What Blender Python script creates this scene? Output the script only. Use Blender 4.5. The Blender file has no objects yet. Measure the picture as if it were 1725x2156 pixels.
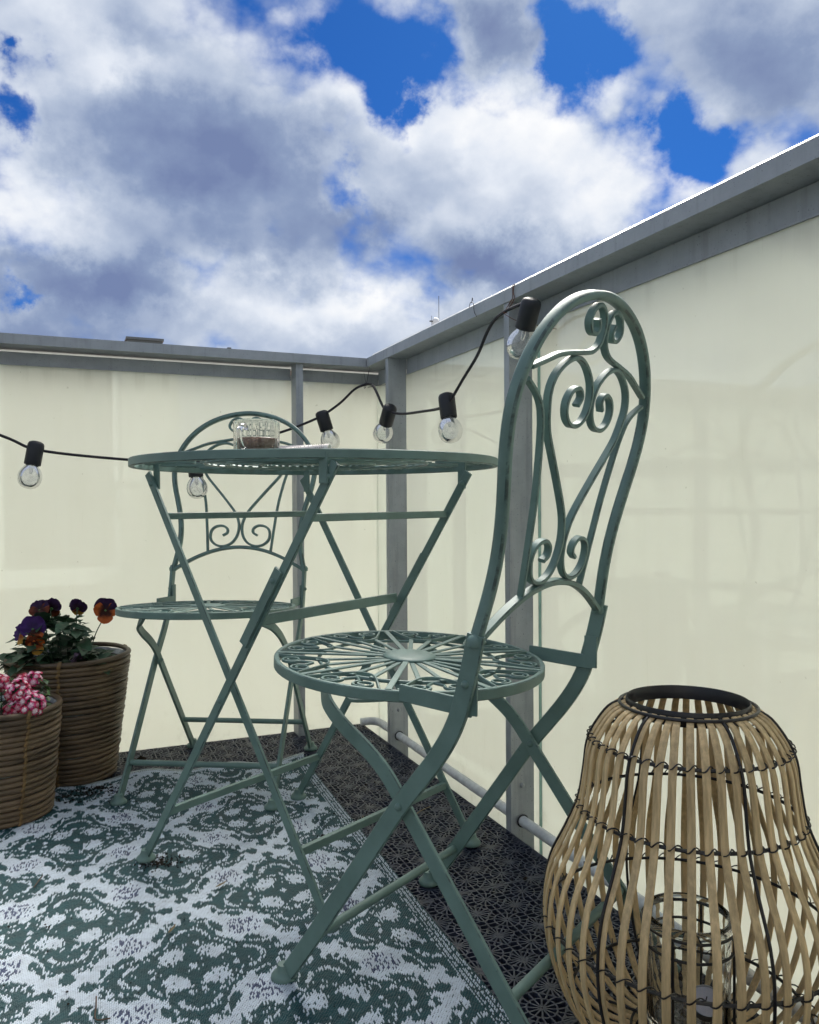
import bpy, math, random
import numpy as np
from mathutils import Vector, Matrix

random.seed(7)
rng = np.random.default_rng(11)
S = bpy.context.scene
COL = S.collection
PI = math.pi

# ------------------------------------------------------------------ camera
cd = bpy.data.cameras.new('camera')
cam = bpy.data.objects.new('camera', cd)
COL.objects.link(cam)
cam.location = (0, 0, 0.65)
r_ = Vector((0.91949961, -0.39304822, -0.00579332))
d_ = Vector((-0.00907227, -0.0064852, -0.99993782))
f_ = Vector((0.39298621, 0.91949499, -0.00952898))
cam.matrix_world = Matrix(((r_.x, -d_.x, -f_.x, 0), (r_.y, -d_.y, -f_.y, 0),
                           (r_.z, -d_.z, -f_.z, 0.65), (0, 0, 0, 1)))
cd.sensor_fit = 'HORIZONTAL'
cd.sensor_width = 36
cd.lens = 36 * 1690.25 / 1725
cd.clip_start = 0.05
cd.clip_end = 6000
S.camera = cam

# ------------------------------------------------------------------ sky, sun, exposure
S.view_settings.view_transform = 'Standard'
S.view_settings.look = 'None'
S.view_settings.gamma = 1
S.view_settings.use_curve_mapping = False
S.view_settings.exposure = 1.1
SUN_EL, SUN_AZ = 46, 40          # azimuth measured from +Y towards +X
SKY_STRENGTH = 0.10

W = bpy.data.worlds.new('World')
S.world = W
W.use_nodes = True


class N:
    """small helper to wire shader nodes"""
    def __init__(self, tree):
        self.t = tree

    def new(self, kind, **kw):
        n = self.t.nodes.new(kind)
        for k, v in kw.items():
            setattr(n, k, v)
        return n

    def put(self, sock, v):
        if hasattr(v, 'links'):
            self.t.links.new(v, sock)
        else:
            sock.default_value = v

    def m(self, op, a, b=0.0, c=0.0, clamp=False):
        n = self.new('ShaderNodeMath', operation=op, use_clamp=clamp)
        for s, v in zip(n.inputs, (a, b, c)):
            self.put(s, v)
        return n.outputs[0]

    def mix(self, fac, a, b, mode='MIX'):
        n = self.new('ShaderNodeMix', data_type='RGBA', blend_type=mode)
        n.clamp_factor = True
        self.put(n.inputs[0], fac)
        for s, v in ((n.inputs[6], a), (n.inputs[7], b)):
            self.put(s, v if hasattr(v, 'links') else (*v[:3], 1))
        return n.outputs[2]

    def ramp(self, v, lo, hi, a=0.0, b=1.0, smooth=True):
        n = self.new('ShaderNodeMapRange')
        n.interpolation_type = 'SMOOTHSTEP' if smooth else 'LINEAR'
        for s, x in zip(n.inputs, (v, lo, hi, a, b)):
            self.put(s, x)
        return n.outputs[0]

    def noise(self, vec, scale, detail=4, rough=0.5, dist=0.0, out=0):
        n = self.new('ShaderNodeTexNoise')
        if vec is not None:
            self.put(n.inputs['Vector'], vec)
        n.inputs['Scale'].default_value = scale
        n.inputs['Detail'].default_value = detail
        n.inputs['Roughness'].default_value = rough
        n.inputs['Distortion'].default_value = dist
        return n.outputs[out]


# clouds: (azimuth deg, elevation deg, half width, half height, weight)
COV = [(21.2, 29.2, 4.6, 2.9, -0.9), (22.4, 25.8, 1.9, 1.9, -0.85), (19.0, 22.1, 2.4, 1.6, -0.85), (35.4, 29.4, 2.3, 2.1, -0.9),
       (43.3, 22.2, 2.1, 1.6, -0.9), (40.9, 23.9, 1.5, 1.2, -0.6), (-2.7, 23.4, 2.1, 1.4, -1), (-3.2, 26.5, 1.1, 0.8, -0.8),
       (-2.4, 13.2, 1.7, 0.6, -0.7), (23.6, 26.5, 1.3, 0.7, 0.25), (30.0, 30.1, 3.0, 3.1, 0.9), (6.5, 24.4, 9.0, 6.5, 0.5),
       (30.9, 23.1, 7.4, 4.1, 0.7), (46.2, 27.2, 5.5, 3.1, 0.6), (17.9, 31.4, 3.0, 1.4, 0.3)]
GREY = [(9.6, 22.8, 8.5, 3.8, 1), (0.7, 14.3, 8.5, 2.0, 1.05), (15.1, 17.6, 5.4, 2.1, 0.5), (29.9, 16.0, 6.2, 1.8, 1.0),
        (47.3, 26.0, 4.6, 3.4, 0.6), (30.0, 29.8, 3.6, 2.7, 0.75), (6.5, 29.3, 2.8, 1.4, 0.35), (19.8, 19.2, 3.0, 1.5, 0.6),
        (39.3, 24.6, 2.8, 2.4, 0.2), (-2.2, 10.2, 6.5, 1.8, 0.8)]
WHITE = [(-2.3, 18.7, 3.7, 3.5, 0.6), (2.6, 27.5, 3.6, 1.5, 0.5), (30.9, 24.2, 6.5, 3.5, 0.6), (35.8, 19.9, 3.5, 1.7, 0.4),
         (10.8, 15.6, 4.6, 1.4, 0.4), (15.7, 13.3, 6.0, 1.7, 0.5), (20.4, 13.3, 2.7, 1.3, 0.4), (42.1, 20.4, 2.1, 1.7, 0.5),
         (-2.1, 12.8, 1.7, 0.9, 0.2), (17.8, 26.3, 2.0, 2.1, 0.3)]


def build_sky():
    t = W.node_tree
    t.nodes.clear()
    n = N(t)
    out = n.new('ShaderNodeOutputWorld')
    bg_sky = n.new('ShaderNodeBackground')
    bg_cl = n.new('ShaderNodeBackground')
    sky = n.new('ShaderNodeTexSky', sky_type='NISHITA')
    sky.sun_disc = False
    sky.sun_elevation = math.radians(SUN_EL)
    sky.sun_rotation = math.radians(SUN_AZ)
    sky.air_density = 1.0
    sky.dust_density = 0.3
    sky.ozone_density = 3.0
    tint = n.mix(1.0, sky.outputs[0], (0.050, 0.175, 0.385), 'MULTIPLY')
    t.links.new(tint, bg_sky.inputs[0])
    bg_sky.inputs[1].default_value = SKY_STRENGTH
    tc = n.new('ShaderNodeTexCoord')
    sep = n.new('ShaderNodeSeparateXYZ')
    t.links.new(tc.outputs['Generated'], sep.inputs[0])
    x, y, z = sep.outputs
    az = n.m('MULTIPLY', n.m('ARCTAN2', x, y), 180 / PI)
    el = n.m('MULTIPLY', n.m('ARCSINE', z), 180 / PI)
    wob = n.noise(tc.outputs['Generated'], 11, 6, 0.62, out=1)
    wsep = n.new('ShaderNodeSeparateXYZ')
    t.links.new(wob, wsep.inputs[0])
    az = n.m('ADD', az, n.m('MULTIPLY', n.m('SUBTRACT', wsep.outputs[0], 0.5), 11.0))
    el = n.m('ADD', el, n.m('MULTIPLY', n.m('SUBTRACT', wsep.outputs[1], 0.5), 8.0))

    def blobs(lst):
        tot = None
        for a0, e0, wa, we, k in lst:
            da = n.m('DIVIDE', n.m('SUBTRACT', az, a0), wa)
            de = n.m('DIVIDE', n.m('SUBTRACT', el, e0), we)
            q = n.m('ADD', n.m('MULTIPLY', da, da), n.m('MULTIPLY', de, de))
            g = n.m('MULTIPLY', n.m('EXPONENT', n.m('MULTIPLY', q, -1.0)), k)
            tot = g if tot is None else n.m('ADD', tot, g)
        return tot

    def field(shift):
        mp = n.new('ShaderNodeMapping')
        mp.inputs['Location'].default_value = shift
        mp.inputs['Scale'].default_value = (1, 1, 1.35)
        t.links.new(tc.outputs['Generated'], mp.inputs[0])
        a = n.noise(mp.outputs[0], 4.2, 8, 0.51, 0.1)
        v = n.new('ShaderNodeTexVoronoi', feature='F1')
        wv = n.new('ShaderNodeVectorMath', operation='ADD')
        sc = n.new('ShaderNodeVectorMath', operation='SCALE')
        sc.inputs['Scale'].default_value = 0.05
        t.links.new(n.noise(mp.outputs[0], 14, 5, 0.6, out=1), sc.inputs[0])
        t.links.new(mp.outputs[0], wv.inputs[0])
        t.links.new(sc.outputs[0], wv.inputs[1])
        t.links.new(wv.outputs[0], v.inputs['Vector'])
        v.inputs['Scale'].default_value = 12
        v.inputs['Detail'].default_value = 2
        v.inputs['Roughness'].default_value = 0.5
        puff = n.m('SUBTRACT', 0.5, v.outputs['Distance'])
        return n.m('ADD', a, n.m('MULTIPLY', puff, 0.18)), a

    D1, A1 = field((0.0, 0.0, 0.0))
    D2, A2 = field((0.012, -0.005, 0.034))
    cov = blobs(COV)
    d = n.m('ADD', n.m('ADD', n.m('MULTIPLY', D1, 1.45), 0.105), n.m('MULTIPLY', cov, 0.37))
    mask = n.ramp(d, 0.42, 0.72)
    relief = n.m('SUBTRACT', D1, D2)
    b = n.m('ADD', 0.61, n.m('MULTIPLY', relief, 1.20))
    b = n.m('ADD', b, n.m('MULTIPLY', n.m('SUBTRACT', A1, 0.5), -0.5))
    b = n.m('ADD', b, n.m('MULTIPLY', blobs(WHITE), 0.44))
    b = n.m('SUBTRACT', b, n.m('MULTIPLY', blobs(GREY), 0.50))
    thick = n.ramp(d, 0.62, 1.0)
    b = n.m('SUBTRACT', b, n.m('MULTIPLY', thick, 0.14))
    cr = n.new('ShaderNodeValToRGB')
    e = cr.color_ramp.elements
    e[0].position = 0.0
    e[0].color = (0.14, 0.185, 0.33, 1)
    e[1].position = 1.0
    e[1].color = (0.80, 0.80, 0.80, 1)
    for p, c in ((0.25, (0.205, 0.265, 0.405, 1)), (0.5, (0.37, 0.43, 0.545, 1)), (0.75, (0.60, 0.64, 0.71, 1))):
        q = cr.color_ramp.elements.new(p)
        q.color = c
    t.links.new(b, cr.inputs[0])
    t.links.new(cr.outputs[0], bg_cl.inputs[0])
    bg_cl.inputs[1].default_value = 0.60
    mx = n.new('ShaderNodeMixShader')
    t.links.new(mask, mx.inputs[0])
    t.links.new(bg_sky.outputs[0], mx.inputs[1])
    t.links.new(bg_cl.outputs[0], mx.inputs[2])
    t.links.new(mx.outputs[0], out.inputs[0])


build_sky()
W.cycles.sampling_method = 'MANUAL'
W.cycles.sample_map_resolution = 512

sd = bpy.data.lights.new('sun', 'SUN')
sd.energy = 4.9
sd.angle = math.radians(42)
sd.color = (1.0, 0.95, 0.86)
sun = bpy.data.objects.new('sun', sd)
COL.objects.link(sun)
a, e = math.radians(SUN_AZ), math.radians(SUN_EL)
sun_dir = Vector((math.sin(a) * math.cos(e), math.cos(a) * math.cos(e), math.sin(e)))
sun.rotation_euler = sun_dir.to_track_quat('Z', 'Y').to_euler()
sun.location = (3, 3, 6)

S.render.engine = 'CYCLES'
S.cycles.use_denoising = True
S.cycles.max_bounces = 8
S.cycles.diffuse_bounces = 4
S.cycles.glossy_bounces = 3
S.cycles.transmission_bounces = 8
S.cycles.transparent_max_bounces = 12
S.cycles.sample_clamp_indirect = 4

# ------------------------------------------------------------------ mesh helpers


class MB:
    """collects verts and faces (with a material index) and links them as ONE mesh object"""
    def __init__(self):
        self.v, self.f, self.mi, self.we = [], [], [], []

    def add(self, verts, faces, mi=0, wear=None):
        o = len(self.v)
        self.v += [tuple(p) for p in verts]
        self.f += [tuple(i + o for i in fc) for fc in faces]
        self.mi += [mi] * len(faces)
        self.we += wear if wear else [0.0] * len(faces)

    def box(self, c, sx, sy, sz, mi=0, rot=None):
        pts = []
        for i in (-1, 1):
            for j in (-1, 1):
                for k in (-1, 1):
                    p = Vector((i * sx / 2, j * sy / 2, k * sz / 2))
                    if rot is not None:
                        p = rot @ p
                    pts.append(p + Vector(c))
        self.add(pts, [(0, 1, 3, 2), (4, 6, 7, 5), (0, 4, 5, 1), (2, 3, 7, 6), (0, 2, 6, 4), (1, 5, 7, 3)], mi)

    def span(self, x0, x1, y0, y1, z0, z1, mi=0):
        self.box(((x0 + x1) / 2, (y0 + y1) / 2, (z0 + z1) / 2), x1 - x0, y1 - y0, z1 - z0, mi)

    def loft(self, rings, closed=False, caps=True, mi=0, edges=False):
        k = len(rings[0])
        vs = [p for r in rings for p in r]
        fs, we = [], []
        nr = len(rings)
        for i in range(nr if closed else nr - 1):
            a_, b_ = i * k, ((i + 1) % nr) * k
            for j in range(k):
                j2 = (j + 1) % k
                fs.append((a_ + j, a_ + j2, b_ + j2, b_ + j))
                we.append(1.0 if edges and j % 2 else 0.0)      # narrow chamfers take the rubbed patina
        if caps and not closed:
            fs.append(tuple(range(k - 1, -1, -1)))
            fs.append(tuple((nr - 1) * k + j for j in range(k)))
            we += [0.3, 0.3]
        self.add(vs, fs, mi, we)

    def sweep(self, path, axis, wa, wc, bev=0.0012, closed=False, mi=0, taper=None):
        """rectangular bar along path; wa = size along the fixed axis, wc = size across (in the path's plane)"""
        P = [Vector(p) for p in path]
        ax0 = Vector(axis).normalized()
        rings = []
        n = len(P)
        for i in range(n):
            if closed:
                t = P[(i + 1) % n] - P[i - 1]
            else:
                t = P[min(i + 1, n - 1)] - P[max(i - 1, 0)]
            t.normalize()
            ax = (ax0 - t * ax0.dot(t)).normalized()
            cr = t.cross(ax).normalized()
            s = 1 if taper is None else taper[i]
            a_, c_ = wa / 2 * s, wc / 2 * s
            b_ = min(bev, a_ * .6, c_ * .6)
            prof = [(a_, -c_ + b_), (a_, c_ - b_), (a_ - b_, c_), (-a_ + b_, c_), (-a_, c_ - b_), (-a_, -c_ + b_), (-a_ + b_, -c_), (a_ - b_, -c_)]
            rings.append([P[i] + ax * u + cr * v for u, v in prof])
        self.loft(rings, closed, True, mi, True)

    def tube(self, path, r, n=8, closed=False, mi=0, caps=True):
        P = [Vector(p) for p in path]
        m = len(P)
        rr = r if isinstance(r, (list, tuple)) else [r] * m
        rings = []
        prev = None
        for i in range(m):
            t = (P[(i + 1) % m] - P[i - 1]) if closed else (P[min(i + 1, m - 1)] - P[max(i - 1, 0)])
            if t.length < 1e-9:
                t = Vector((0, 0, 1))
            t.normalize()
            if prev is None:
                u = t.orthogonal().normalized()
            else:
                u = prev - t * prev.dot(t)
                u = u.normalized() if u.length > 1e-6 else t.orthogonal().normalized()
            prev = u
            w = t.cross(u)
            rings.append([P[i] + (u * math.cos(2 * PI * k / n) + w * math.sin(2 * PI * k / n)) * rr[i] for k in range(n)])
        self.loft(rings, closed, caps, mi)

    def lathe(self, prof, n=24, mi=0, M=None, rib=None):
        """prof: list of (r, z); r==0 closes to a point"""
        vs, fs, rows = [], [], []
        for r, z in prof:
            if r < 1e-7:
                rows.append([len(vs)])
                vs.append(Vector((0, 0, z)))
            else:
                rows.append(list(range(len(vs), len(vs) + n)))
                for k in range(n):
                    q = r * (1 + (rib(k) if rib else 0))
                    vs.append(Vector((q * math.cos(2 * PI * k / n), q * math.sin(2 * PI * k / n), z)))
        for A, B in zip(rows[:-1], rows[1:]):
            for k in range(n):
                k2 = (k + 1) % n
                if len(A) == 1 and len(B) == 1:
                    continue
                if len(A) == 1:
                    fs.append((A[0], B[k2], B[k]))
                elif len(B) == 1:
                    fs.append((A[k], A[k2], B[0]))
                else:
                    fs.append((A[k], A[k2], B[k2], B[k]))
        if M is not None:
            vs = [M @ p for p in vs]
        self.add(vs, fs, mi)

    def mesh(self, name, mats, angle=35):
        me = bpy.data.meshes.new(name)
        me.from_pydata(self.v, [], self.f)
        for m in (mats if isinstance(mats, (list, tuple)) else [mats]):
            me.materials.append(m)
        me.polygons.foreach_set('material_index', self.mi)
        me.polygons.foreach_set('use_smooth', [True] * len(self.f))
        if any(self.we):
            at = me.attributes.new('wear', 'FLOAT', 'FACE')
            at.data.foreach_set('value', self.we)
        me.update()
        me.set_sharp_from_angle(angle=math.radians(angle))
        return me

    def build(self, name, mats, parent=None, angle=35):
        return place(name, self.mesh(name, mats, angle), parent)


def place(name, me, parent=None, loc=None, rot=None, scale=None):
    o = bpy.data.objects.new(name, me)
    COL.objects.link(o)
    if parent is not None:
        o.parent = parent
    if loc is not None:
        o.location = loc
    if rot is not None:
        o.rotation_euler = rot
    if scale is not None:
        o.scale = scale
    return o


def tag(o, label, cat, group=None):
    o['label'] = label
    o['category'] = cat
    if group:
        o['group'] = group
    return o


def struct(o, kind='structure'):
    o['kind'] = kind
    return o


def thing(name, label, cat, loc=(0, 0, 0), rz=0.0, group=None):
    o = place(name, None, None, loc, (0, 0, rz))
    o.empty_display_size = 0.05
    return tag(o, label, cat, group)


def copy_tree(o, parent=None):
    c = o.copy()
    COL.objects.link(c)
    c.parent = parent
    for ch in list(o.children):
        copy_tree(ch, c)
    return c


def curve(pts, sub=6, closed=False):
    """Catmull-Rom through pts"""
    P = [Vector(p) for p in pts]
    n = len(P)
    out = []
    segs = n if closed else n - 1
    for i in range(segs):
        if closed:
            p0, p1, p2, p3 = P[i - 1], P[i], P[(i + 1) % n], P[(i + 2) % n]
        else:
            p1, p2 = P[i], P[i + 1]
            p0 = P[i - 1] if i else p1 * 2 - p2
            p3 = P[i + 2] if i + 2 < n else p2 * 2 - p1
        for k in range(sub):
            t = k / sub
            out.append(0.5 * (2 * p1 + (p2 - p0) * t + (2 * p0 - 5 * p1 + 4 * p2 - p3) * t * t + (3 * p1 - p0 - 3 * p2 + p3) * t ** 3))
    if not closed:
        out.append(P[-1])
    return out


def frame_to(direction, loc):
    q = Vector(direction).normalized().to_track_quat('Z', 'Y')
    return Matrix.Translation(Vector(loc)) @ q.to_matrix().to_4x4()


# ------------------------------------------------------------------ materials


def material(name):
    m = bpy.data.materials.new(name)
    m.use_nodes = True
    t = m.node_tree
    t.nodes.clear()
    n = N(t)
    n.out = n.new('ShaderNodeOutputMaterial')
    return m, n


def pbr(name, color, rough=0.5, spec=0.5, metal=0.0, var=0.12, scale=30, bump=0.0, bscale=200, obj_var=0.0, stretch=None, second=None):
    """principled surface with a little noise in colour, roughness and relief"""
    m, n = material(name)
    p = n.new('ShaderNodeBsdfPrincipled')
    tc = n.new('ShaderNodeTexCoord')
    vec = tc.outputs['Object']
    if stretch:
        mp = n.new('ShaderNodeMapping')
        mp.inputs['Scale'].default_value = stretch
        n.t.links.new(vec, mp.inputs[0])
        vec = mp.outputs[0]
    f = n.noise(vec, scale, 5, 0.6)
    lo = [c * (1 - var) for c in color]
    hi = [min(1, c * (1 + var)) for c in color]
    if second:
        hi = second
    c = n.mix(n.ramp(f, 0.3, 0.7), lo, hi)
    if obj_var:
        oi = n.new('ShaderNodeObjectInfo')
        k = n.ramp(oi.outputs['Random'], 0, 1, 1 - obj_var, 1 + obj_var, False)
        hs = n.new('ShaderNodeHueSaturation')
        n.put(hs.inputs['Value'], k)
        n.put(hs.inputs['Color'], c)
        c = hs.outputs[0]
    n.put(p.inputs['Base Color'], c)
    n.put(p.inputs['Roughness'], n.ramp(f, 0.2, 0.8, max(0, rough - 0.08), min(1, rough + 0.08)))
    p.inputs['Specular IOR Level'].default_value = spec
    p.inputs['Metallic'].default_value = metal
    if bump:
        b = n.new('ShaderNodeBump')
        b.inputs['Strength'].default_value = bump
        b.inputs['Distance'].default_value = 0.001
        n.put(b.inputs['Height'], n.noise(vec, bscale, 4, 0.6))
        n.t.links.new(b.outputs[0], p.inputs['Normal'])
    n.t.links.new(p.outputs[0], n.out.inputs[0])
    return m


def green_paint():
    m, n = material('green_paint')
    p = n.new('ShaderNodeBsdfPrincipled')
    tc = n.new('ShaderNodeTexCoord')
    pos = tc.outputs['Object']
    f = n.noise(pos, 16, 5, 0.6)
    base = n.mix(n.ramp(f, 0.3, 0.7), (0.104, 0.180, 0.162), (0.142, 0.234, 0.212))
    # rubbed dark patina along the edges and in brushed streaks
    edge = n.new('ShaderNodeAttribute', attribute_name='wear').outputs['Fac']
    patch = n.ramp(n.noise(pos, 38, 6, 0.7), 0.42, 0.62)
    streak = n.ramp(n.noise(pos, 75, 6, 0.75, 1.5), 0.62, 0.74)
    worn = n.m('MAXIMUM', n.m('MULTIPLY', edge, n.m('MULTIPLY', patch, 0.75)), n.m('MULTIPLY', streak, 0.45))
    col = n.mix(worn, base, (0.022, 0.034, 0.034))
    n.put(p.inputs['Base Color'], col)
    n.put(p.inputs['Roughness'], n.ramp(f, 0.2, 0.8, 0.42, 0.6))
    p.inputs['Specular IOR Level'].default_value = 0.55
    b = n.new('ShaderNodeBump')
    b.inputs['Strength'].default_value = 0.25
    b.inputs['Distance'].default_value = 0.0008
    n.put(b.inputs['Height'], n.noise(pos, 160, 3, 0.6))
    n.t.links.new(b.outputs[0], p.inputs['Normal'])
    n.t.links.new(p.outputs[0], n.out.inputs[0])
    return m


def frosted_pane():
    m, n = material('frosted_pane')
    tc = n.new('ShaderNodeTexCoord')
    pos = tc.outputs['Object']
    mp = n.new('ShaderNodeMapping')
    mp.inputs['Scale'].default_value = (14, 14, 1.2)
    n.t.links.new(pos, mp.inputs[0])
    streak = n.noise(mp.outputs[0], 2.2, 5, 0.6)
    cloud = n.noise(pos, 3.0, 4, 0.55)
    k = n.m('ADD', n.m('MULTIPLY', streak, 0.5), n.m('MULTIPLY', cloud, 0.5))
    speck = n.ramp(n.noise(pos, 90, 2, 0.5), 0.74, 0.80)
    body = n.mix(n.ramp(k, 0.3, 0.7), (0.880, 0.870, 0.812), (0.900, 0.890, 0.838))
    body = n.mix(n.m('MULTIPLY', speck, 0.35), body, (0.35, 0.33, 0.28))
    sx = n.new('ShaderNodeSeparateXYZ')
    n.t.links.new(pos, sx.inputs[0])
    low = n.m('MULTIPLY', n.ramp(sx.outputs[2], 0.16, -0.02), n.ramp(n.noise(pos, 26, 6, 0.7), 0.50, 0.72))
    high = n.m('MULTIPLY', n.ramp(sx.outputs[2], 0.93, 1.01), n.ramp(streak, 0.45, 0.70))
    grime = n.m('MULTIPLY', n.m('ADD', low, high), 0.20, clamp=True)
    body = n.mix(grime, body, (0.42, 0.39, 0.32))
    drip = n.noise(mp.outputs[0], 9.0, 3, 0.6)
    body = n.mix(n.m('MULTIPLY', n.ramp(drip, 0.66, 0.78), 0.10), body, (0.50, 0.47, 0.40))
    dif = n.new('ShaderNodeBsdfDiffuse')
    trn = n.new('ShaderNodeBsdfTranslucent')
    n.put(dif.inputs[0], body)
    n.put(trn.inputs[0], body)
    mx = n.new('ShaderNodeMixShader')
    mx.inputs[0].default_value = 0.88
    n.t.links.new(dif.outputs[0], mx.inputs[1])
    n.t.links.new(trn.outputs[0], mx.inputs[2])
    gl = n.new('ShaderNodeBsdfGlossy')
    gl.inputs['Roughness'].default_value = 0.015
    gl.inputs['Color'].default_value = (0.86, 1.0, 0.95, 1)
    fr = n.new('ShaderNodeFresnel')
    fr.inputs['IOR'].default_value = 1.72
    mg = n.new('ShaderNodeMixShader')
    n.t.links.new(fr.outputs[0], mg.inputs[0])
    n.t.links.new(mx.outputs[0], mg.inputs[1])
    n.t.links.new(gl.outputs[0], mg.inputs[2])
    n.t.links.new(mg.outputs[0], n.out.inputs[0])
    return m


def thin_glass(name, tint=(1, 1, 1), rough=0.0, boost=1.0, haze=0.0):
    m, n = material(name)
    tr = n.new('ShaderNodeBsdfTransparent')
    tr.inputs[0].default_value = (*tint, 1)
    gl = n.new('ShaderNodeBsdfGlossy')
    gl.inputs['Roughness'].default_value = rough
    fr = n.new('ShaderNodeFresnel')
    fr.inputs['IOR'].default_value = 1.5
    fac = n.m('MULTIPLY', fr.outputs[0], boost, clamp=True)
    mx = n.new('ShaderNodeMixShader')
    n.put(mx.inputs[0], fac)
    n.t.links.new(tr.outputs[0], mx.inputs[1])
    n.t.links.new(gl.outputs[0], mx.inputs[2])
    last = mx.outputs[0]
    if haze:
        df = n.new('ShaderNodeBsdfDiffuse')
        df.inputs[0].default_value = (0.75, 0.77, 0.78, 1)
        tc = n.new('ShaderNodeTexCoord')
        m2 = n.new('ShaderNodeMixShader')
        n.put(m2.inputs[0], n.ramp(n.noise(tc.outputs['Object'], 60, 4, 0.6), 0.35, 0.75, haze * 0.4, haze * 1.6))
        n.t.links.new(last, m2.inputs[1])
        n.t.links.new(df.outputs[0], m2.inputs[2])
        last = m2.outputs[0]
    n.t.links.new(last, n.out.inputs[0])
    return m


def solid_glass(name, color=(0.93, 0.98, 0.96), rough=0.02):
    m, n = material(name)
    p = n.new('ShaderNodeBsdfPrincipled')
    p.inputs['Base Color'].default_value = (*color, 1)
    p.inputs['Transmission Weight'].default_value = 1
    p.inputs['Roughness'].default_value = rough
    p.inputs['IOR'].default_value = 1.47
    tc = n.new('ShaderNodeTexCoord')
    b = n.new('ShaderNodeBump')
    b.inputs['Strength'].default_value = 0.12
    b.inputs['Distance'].default_value = 0.002
    n.put(b.inputs['Height'], n.noise(tc.outputs['Object'], 45, 2, 0.5))
    n.t.links.new(b.outputs[0], p.inputs['Normal'])
    n.t.links.new(p.outputs[0], n.out.inputs[0])
    return m


def grey_steel():
    m, n = material('grey_steel')
    p = n.new('ShaderNodeBsdfPrincipled')
    tc = n.new('ShaderNodeTexCoord')
    pos = tc.outputs['Object']
    mp = n.new('ShaderNodeMapping')
    mp.inputs['Scale'].default_value = (30, 30, 2.0)
    n.t.links.new(pos, mp.inputs[0])
    streak = n.ramp(n.noise(mp.outputs[0], 2.0, 5, 0.6), 0.5, 0.72)
    mott = n.noise(pos, 22, 5, 0.6)
    c = n.mix(n.ramp(mott, 0.3, 0.7), (0.315, 0.340, 0.365), (0.375, 0.400, 0.425))
    c = n.mix(n.m('MULTIPLY', streak, 0.30), c, (0.14, 0.15, 0.155))
    pits = n.ramp(n.noise(pos, 260, 2, 0.5), 0.66, 0.72)
    c = n.mix(n.m('MULTIPLY', pits, 0.55), c, (0.11, 0.115, 0.12))
    n.put(p.inputs['Base Color'], c)
    n.put(p.inputs['Roughness'], n.ramp(mott, 0.2, 0.8, 0.42, 0.6))
    b = n.new('ShaderNodeBump')
    b.inputs['Strength'].default_value = 0.15
    b.inputs['Distance'].default_value = 0.0006
    n.put(b.inputs['Height'], n.noise(pos, 300, 2, 0.5))
    n.t.links.new(b.outputs[0], p.inputs['Normal'])
    n.t.links.new(p.outputs[0], n.out.inputs[0])
    return m


def petal_mat(name, inner, outer, rough=0.6):
    """colour changes from the flower's throat to the petal's rim (radial, in the mesh's own space)"""
    m, n = material(name)
    p = n.new('ShaderNodeBsdfPrincipled')
    at = n.new('ShaderNodeAttribute', attribute_name='t')
    tc = n.new('ShaderNodeTexCoord')
    w = n.m('ADD', at.outputs['Fac'], n.m('MULTIPLY', n.m('SUBTRACT', n.noise(tc.outputs['Object'], 160, 3, 0.6), 0.5), 0.5))
    c = n.mix(n.ramp(w, 0.25, 0.75), inner, outer)
    n.put(p.inputs['Base Color'], c)
    p.inputs['Roughness'].default_value = rough
    p.inputs['Specular IOR Level'].default_value = 0.25
    n.t.links.new(p.outputs[0], n.out.inputs[0])
    return m


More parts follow.
